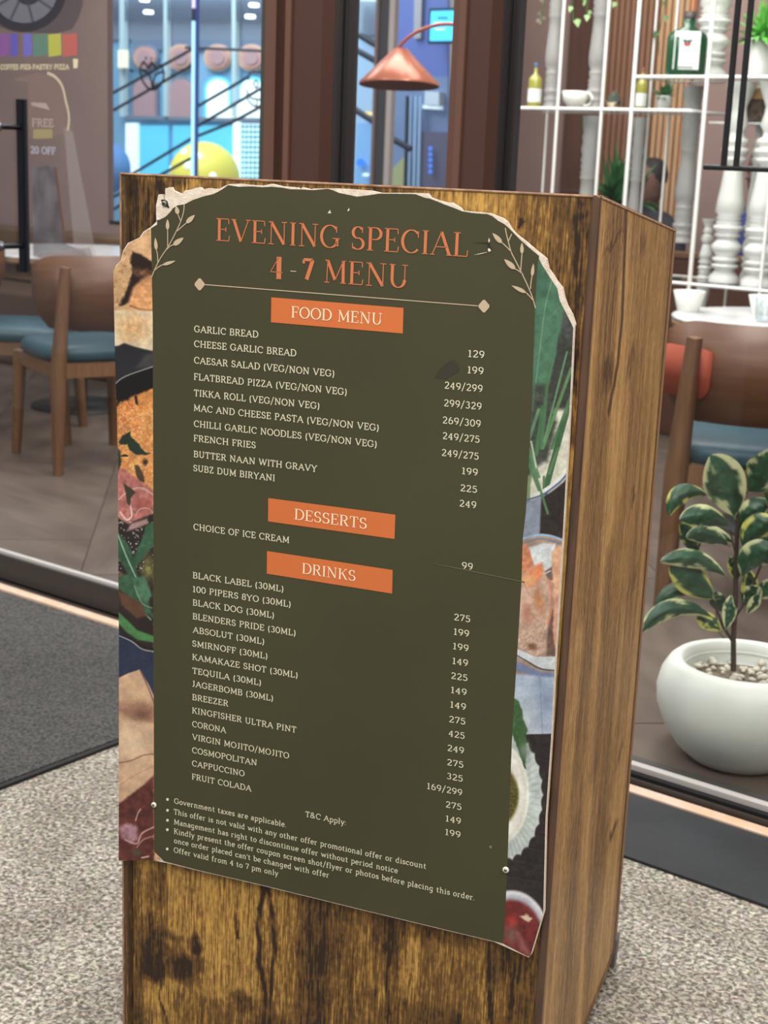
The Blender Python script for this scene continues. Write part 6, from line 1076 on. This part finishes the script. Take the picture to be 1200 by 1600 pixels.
for cx_, cy_, hw2, hh in ((312.5, 444.2, 9, 11), (756.6, 478.3, 10, 11.5)):
    pts_ = []
    for (ax_, ay_), (bx2, by2) in zip(((0, -hh), (hw2, 0), (0, hh), (-hw2, 0)), ((hw2, 0), (0, hh), (-hw2, 0), (0, -hh))):
        pts_ += [(cx_+ax_*.85+bx2*.15, cy_+ay_*.85+by2*.15), (cx_+ax_*.15+bx2*.85, cy_+ay_*.15+by2*.85)]
    shape('diamond', pts_, .001, M_gd)
def banner(s, q, tx0, ty, tx1, cap):
    b = shape('banner', q, .0007, M_or2); line_text('banner_text', s, tx0, ty, tx1, cap, BAN, M_bc, b, .0012)
banner('FOOD MENU', [(424.3, 464.5), (630.8, 481), (629.7, 521), (423.8, 503.5)], 455.9, 496, 596.7, .0133)
banner('DESSERTS', [(419.5, 778), (618.1, 804), (616.7, 842), (419.2, 814.5)], 460.9, 811.1, 573.4, .0133)
banner('DRINKS', [(417.5, 860.7), (613.9, 890.4), (613, 927.3), (417.2, 896.1)], 472.8, 895.5, 555.8, .0133)
rows = [('GARLIC BREAD', 303.9, 518.9, 404), ('CHEESE GARLIC BREAD', 303.8, 542.1, 463.3), ('CAESAR SALAD (VEG/NON VEG)', 303.7, 567.7, 522.5), ('FLATBREAD PIZZA (VEG/NON VEG)', 303.6, 593.4, 542), ('TIKKA ROLL (VEG/NON VEG)', 303.5, 618.7, 499.3), ('MAC AND CHEESE PASTA (VEG/NON VEG)', 303.5, 641.9, 591.9), ('CHILLI GARLIC NOODLES (VEG/NON VEG)', 303.4, 666.7, 588.7), ('FRENCH FRIES', 303.3, 689.3, 399.9), ('BUTTER NAAN WITH GRAVY', 303.3, 714.1, 495.9), ('SUBZ DUM BIRYANI', 302.9, 736, 429.5),
        ('CHOICE OF ICE CREAM', 302.8, 827.5, 452.1), ('BLACK LABEL (30ML)', 301.9, 903.2, 443), ('100 PIPERS 8YO (30ML)', 301.9, 924.7, 454.4), ('BLACK DOG (30ML)', 301.8, 945.7, 428.3), ('BLENDERS PRIDE (30ML)', 301.7, 967.2, 462), ('ABSOLUT (30ML)', 301.6, 988.2, 413), ('SMIRNOFF (30ML)', 301.3, 1009.6, 418.1), ('KAMAKAZE SHOT (30ML)', 301.2, 1030.7, 465.2), ('TEQUILA (30ML)', 301.1, 1052, 408.1), ('JAGERBOMB (30ML)', 301, 1072.5, 426.8), ('BREEZER', 301, 1093.3, 357.2), ('KINGFISHER ULTRA PINT', 300.9, 1114.1, 463.3), ('CORONA', 300.8, 1135.2, 354), ('VIRGIN MOJITO/MOJITO', 300.7, 1155.5, 452.1), ('COSMOPOLITAN', 300.6, 1176, 401.5), ('CAPPUCCINO', 300.5, 1196.5, 382.5), ('FRUIT COLADA', 300.4, 1217.3, 393.5)]
for s, x0, y0, x1 in rows: line_text('menu_text', s, x0, y0, x1, .0083, SLAB, M_cr)
prices = [('129', 731.9, 557.5, 756.8), ('199', 730.9, 582.9, 755.5), ('249/299', 695, 607, 754.1), ('299/329', 694.1, 634.5, 752.4), ('269/309', 692, 661.3, 751.2), ('249/275', 692, 685.8, 749.4), ('249/275', 690.6, 712, 748), ('199', 722.1, 740.5, 746.6), ('225', 719.7, 767.1, 745.4), ('249', 718.3, 791.1, 744.2), ('99', 721.9, 888.1, 738.8), ('275', 709.8, 968.6, 734.8), ('199', 709.4, 991.3, 733.1), ('199', 708.3, 1013.9, 732.2), ('149', 707.3, 1036.9, 731.3), ('225', 705.2, 1060, 730.5), ('149', 705, 1082.3, 729.2), ('149', 703.9, 1105, 728.1), ('275', 702, 1127.8, 727.1), ('425', 701.1, 1150, 726), ('249', 699.5, 1172.7, 724.9), ('275', 698.9, 1195, 724.1), ('325', 698.6, 1216.6, 723.1), ('169/299', 667.7, 1232.2, 722.1), ('275', 696.8, 1260.8, 721.1), ('149', 696.8, 1282.8, 720.2), ('199', 696.1, 1303.9, 719.5)]
for s, x0, y0, x1 in prices: line_text('price_text', s, x0, y0, x1, .0082, dict(thick=.12, thin=.1, track=.1), M_cr)
TS = dict(thick=.12, thin=.095, track=.06)
for s, x0, y0, x1 in (('T&C Apply:', 477.5, 1275.8, 540.5), ('Government taxes are applicable.', 272.7, 1255, 447), ('This offer is not valid with any other offer promotional offer or discount', 272, 1271.8, 665.8), ('Management has right to discontinue offer without period notice', 272.5, 1287.6, 622), ('Kindly present the offer coupon screen shot/flyer or photos before placing this order.', 272.5, 1302.3, 741.2), ("once order placed can't be changed with offer", 272.5, 1316.8, 514.5), ('Offer valid from 4 to 7 pm only', 272, 1331.5, 435.3)):
    line_text('terms_text', s, x0, y0, x1, .0079, TS, M_cr)
for cx_, cy_ in ((262.2, 1248.7), (262.2, 1265.7), (262.2, 1281.3), (262, 1296), (261.8, 1326.1)): shape('bullet', [(cx_+2.1*math.cos(a*.628), cy_+2.3*math.sin(a*.628)) for a in range(10)], .0009, M_cr)
# leafy sprigs
def sprig(stems_, leaves_, conv):
    mb = MB()
    for s_ in stems_:
        q = [fb(*conv(a, b)) for a, b in cv(s_, 4)]; v, f = stroke(q, lambda a, b: .0011); mb.add([U*p[0]+ZV*p[1]+NF*.0009 for p in v], f)
    o_ = obj('sprig_stem', mb.me('sprig_stem'), M_gd, bd)
    for (x0, y0), (x1, y1), w_ in leaves_:
        n = 9; L_ = math.hypot(x1-x0, y1-y0); nx, ny = -(y1-y0)/L_, (x1-x0)/L_; A1 = []; A2 = []
        for i in range(n+1):
            t_ = i/n; ww = w_*math.sin(math.pi*t_**.75)**.8 if 0 < t_ < 1 else .4; A1.append(conv(x0+(x1-x0)*t_+nx*ww, y0+(y1-y0)*t_+ny*ww)); A2.append(conv(x0+(x1-x0)*t_-nx*ww, y0+(y1-y0)*t_-ny*ww))
        shape('sprig_leaf', A1+A2[::-1], .0011, M_gd)
cL = lambda a, b: (230+a/6, 280+b/6); cR = lambda a, b: (640+a/4.615, 290+b/4.615)
sprig([[(45, 920), (72, 850), (130, 735), (200, 630), (265, 510), (318, 395), (345, 300), (350, 238)], [(318, 395), (292, 330), (270, 285)], [(285, 485), (335, 440), (372, 410)], [(195, 640), (195, 550), (195, 470)], [(180, 665), (215, 630), (250, 612)], [(103, 780), (100, 710), (90, 660)], [(72, 855), (105, 825), (150, 800)]],
      [((292, 330), (275, 250), 20), ((370, 412), (450, 335), 22), ((195, 475), (195, 375), 17), ((248, 618), (345, 548), 24), ((90, 665), (80, 548), 16), ((148, 803), (270, 765), 15)], cL)
sprig([[(910, 885), (895, 830), (870, 760), (820, 650), (770, 550), (735, 480), (715, 410), (700, 350), (692, 305)], [(715, 400), (728, 370), (738, 348)], [(738, 480), (700, 440), (668, 412)], [(803, 610), (808, 540), (812, 490)], [(820, 640), (790, 615), (762, 600)], [(873, 745), (878, 690), (885, 650)], [(893, 828), (870, 800), (840, 770)]],
      [((668, 414), (600, 342), 17), ((812, 492), (812, 412), 13), ((764, 602), (684, 530), 19), ((885, 655), (895, 562), 12), ((842, 772), (738, 720), 14)], cR)
# scuffs, screws, holes, tear
M_scuff = mat('scuff_dark', (52, 48, 35), .45); M_tear = mat('tear_shadow', (34, 34, 26), .9)
shape('scuff', [(679, 590), (690, 574), (700, 566), (709, 562), (713, 566), (718, 574), (716, 582), (706, 586), (700, 590), (698, 592)], .0006, M_scuff); shape('scuff', [(425, 556), (446, 558), (444, 572), (436, 578), (430, 570)], .0006, mat('scuff_soft', (61, 59, 41), .5))
shape('crease', [(655, 876.2), (820, 910.2), (820, 908.6), (720, 887.6)], .0007, mat('crease_line', (88, 84, 64), .5))
shape('tear', c5([(450, 410), (560, 412), (575, 395), (582, 440), (595, 455), (580, 478), (560, 470), (565, 420)]), .0007, M_tear); shape('tear_flap', c5([(575, 375), (583, 400), (572, 412), (569, 395)]), .0012, M_foam); shape('tear_flap', c5([(570, 450), (582, 455), (592, 470), (575, 478), (566, 466)]), .0014, M_foam); shape('tear_flap', c5([(465, 500), (505, 490), (562, 478), (560, 482), (508, 494)]), .0012, M_foam)
for a in ([(980, 40), (990, 66), (962, 66), (972, 50)], [(1128, 22), (1134, 40), (1122, 52), (1116, 44), (1124, 34)]): shape('chip', [(320+p[0]/5, 320+p[1]/5) for p in a], .0009, M_foam)
shape('chip', [(765.5, 1320), (769, 1322), (768, 1326), (765, 1324)], .0009, mat('chip_grey', (120, 116, 96), .7))
def screw(px_, py_, r, mt, off=.0035):
    u_, z_ = fb(px_, py_); c_ = U*u_+ZV*z_; me = MB().lathe([(.001, .0), (r, .0), (r, .0012), (r*.8, .0022), (.001, .0026)], 18).me('screw'); o_ = obj('screw', me, mt, bd); o_.location = Vector(c_+NF*.0006); o_.rotation_euler = Vector(NF).to_track_quat('Z', 'Y').to_euler()
    for k in (0, 1):
        s_ = obj('screw_slot', MB().box((-r*.55, -r*.12, .0024), (r*.55, r*.12, .0029)).me('screw_slot'), M_blk, o_); s_.rotation_euler = (0, 0, .6+k*math.pi/2)
M_scr = mat('screw_zinc', (220, 216, 204), .45, metal=.1)
screw(241.3, 1257, .0037, M_scr); screw(790.8, 1358.5, .0040, M_scr); screw(257.5, 318, .0034, mat('screw_dull', (120, 116, 100), .4, metal=.6))
obj('screw_hole', MB().add([U*p[0]+ZV*p[1]+NF*.0004 for p in [fb(*q) for q in c3([(130, 195), (155, 188), (190, 205), (210, 275), (185, 262), (150, 245)])]][::-1], [tuple(range(6))]).me('screw_hole'), M_tear, bd)
spk = Vector(BA)
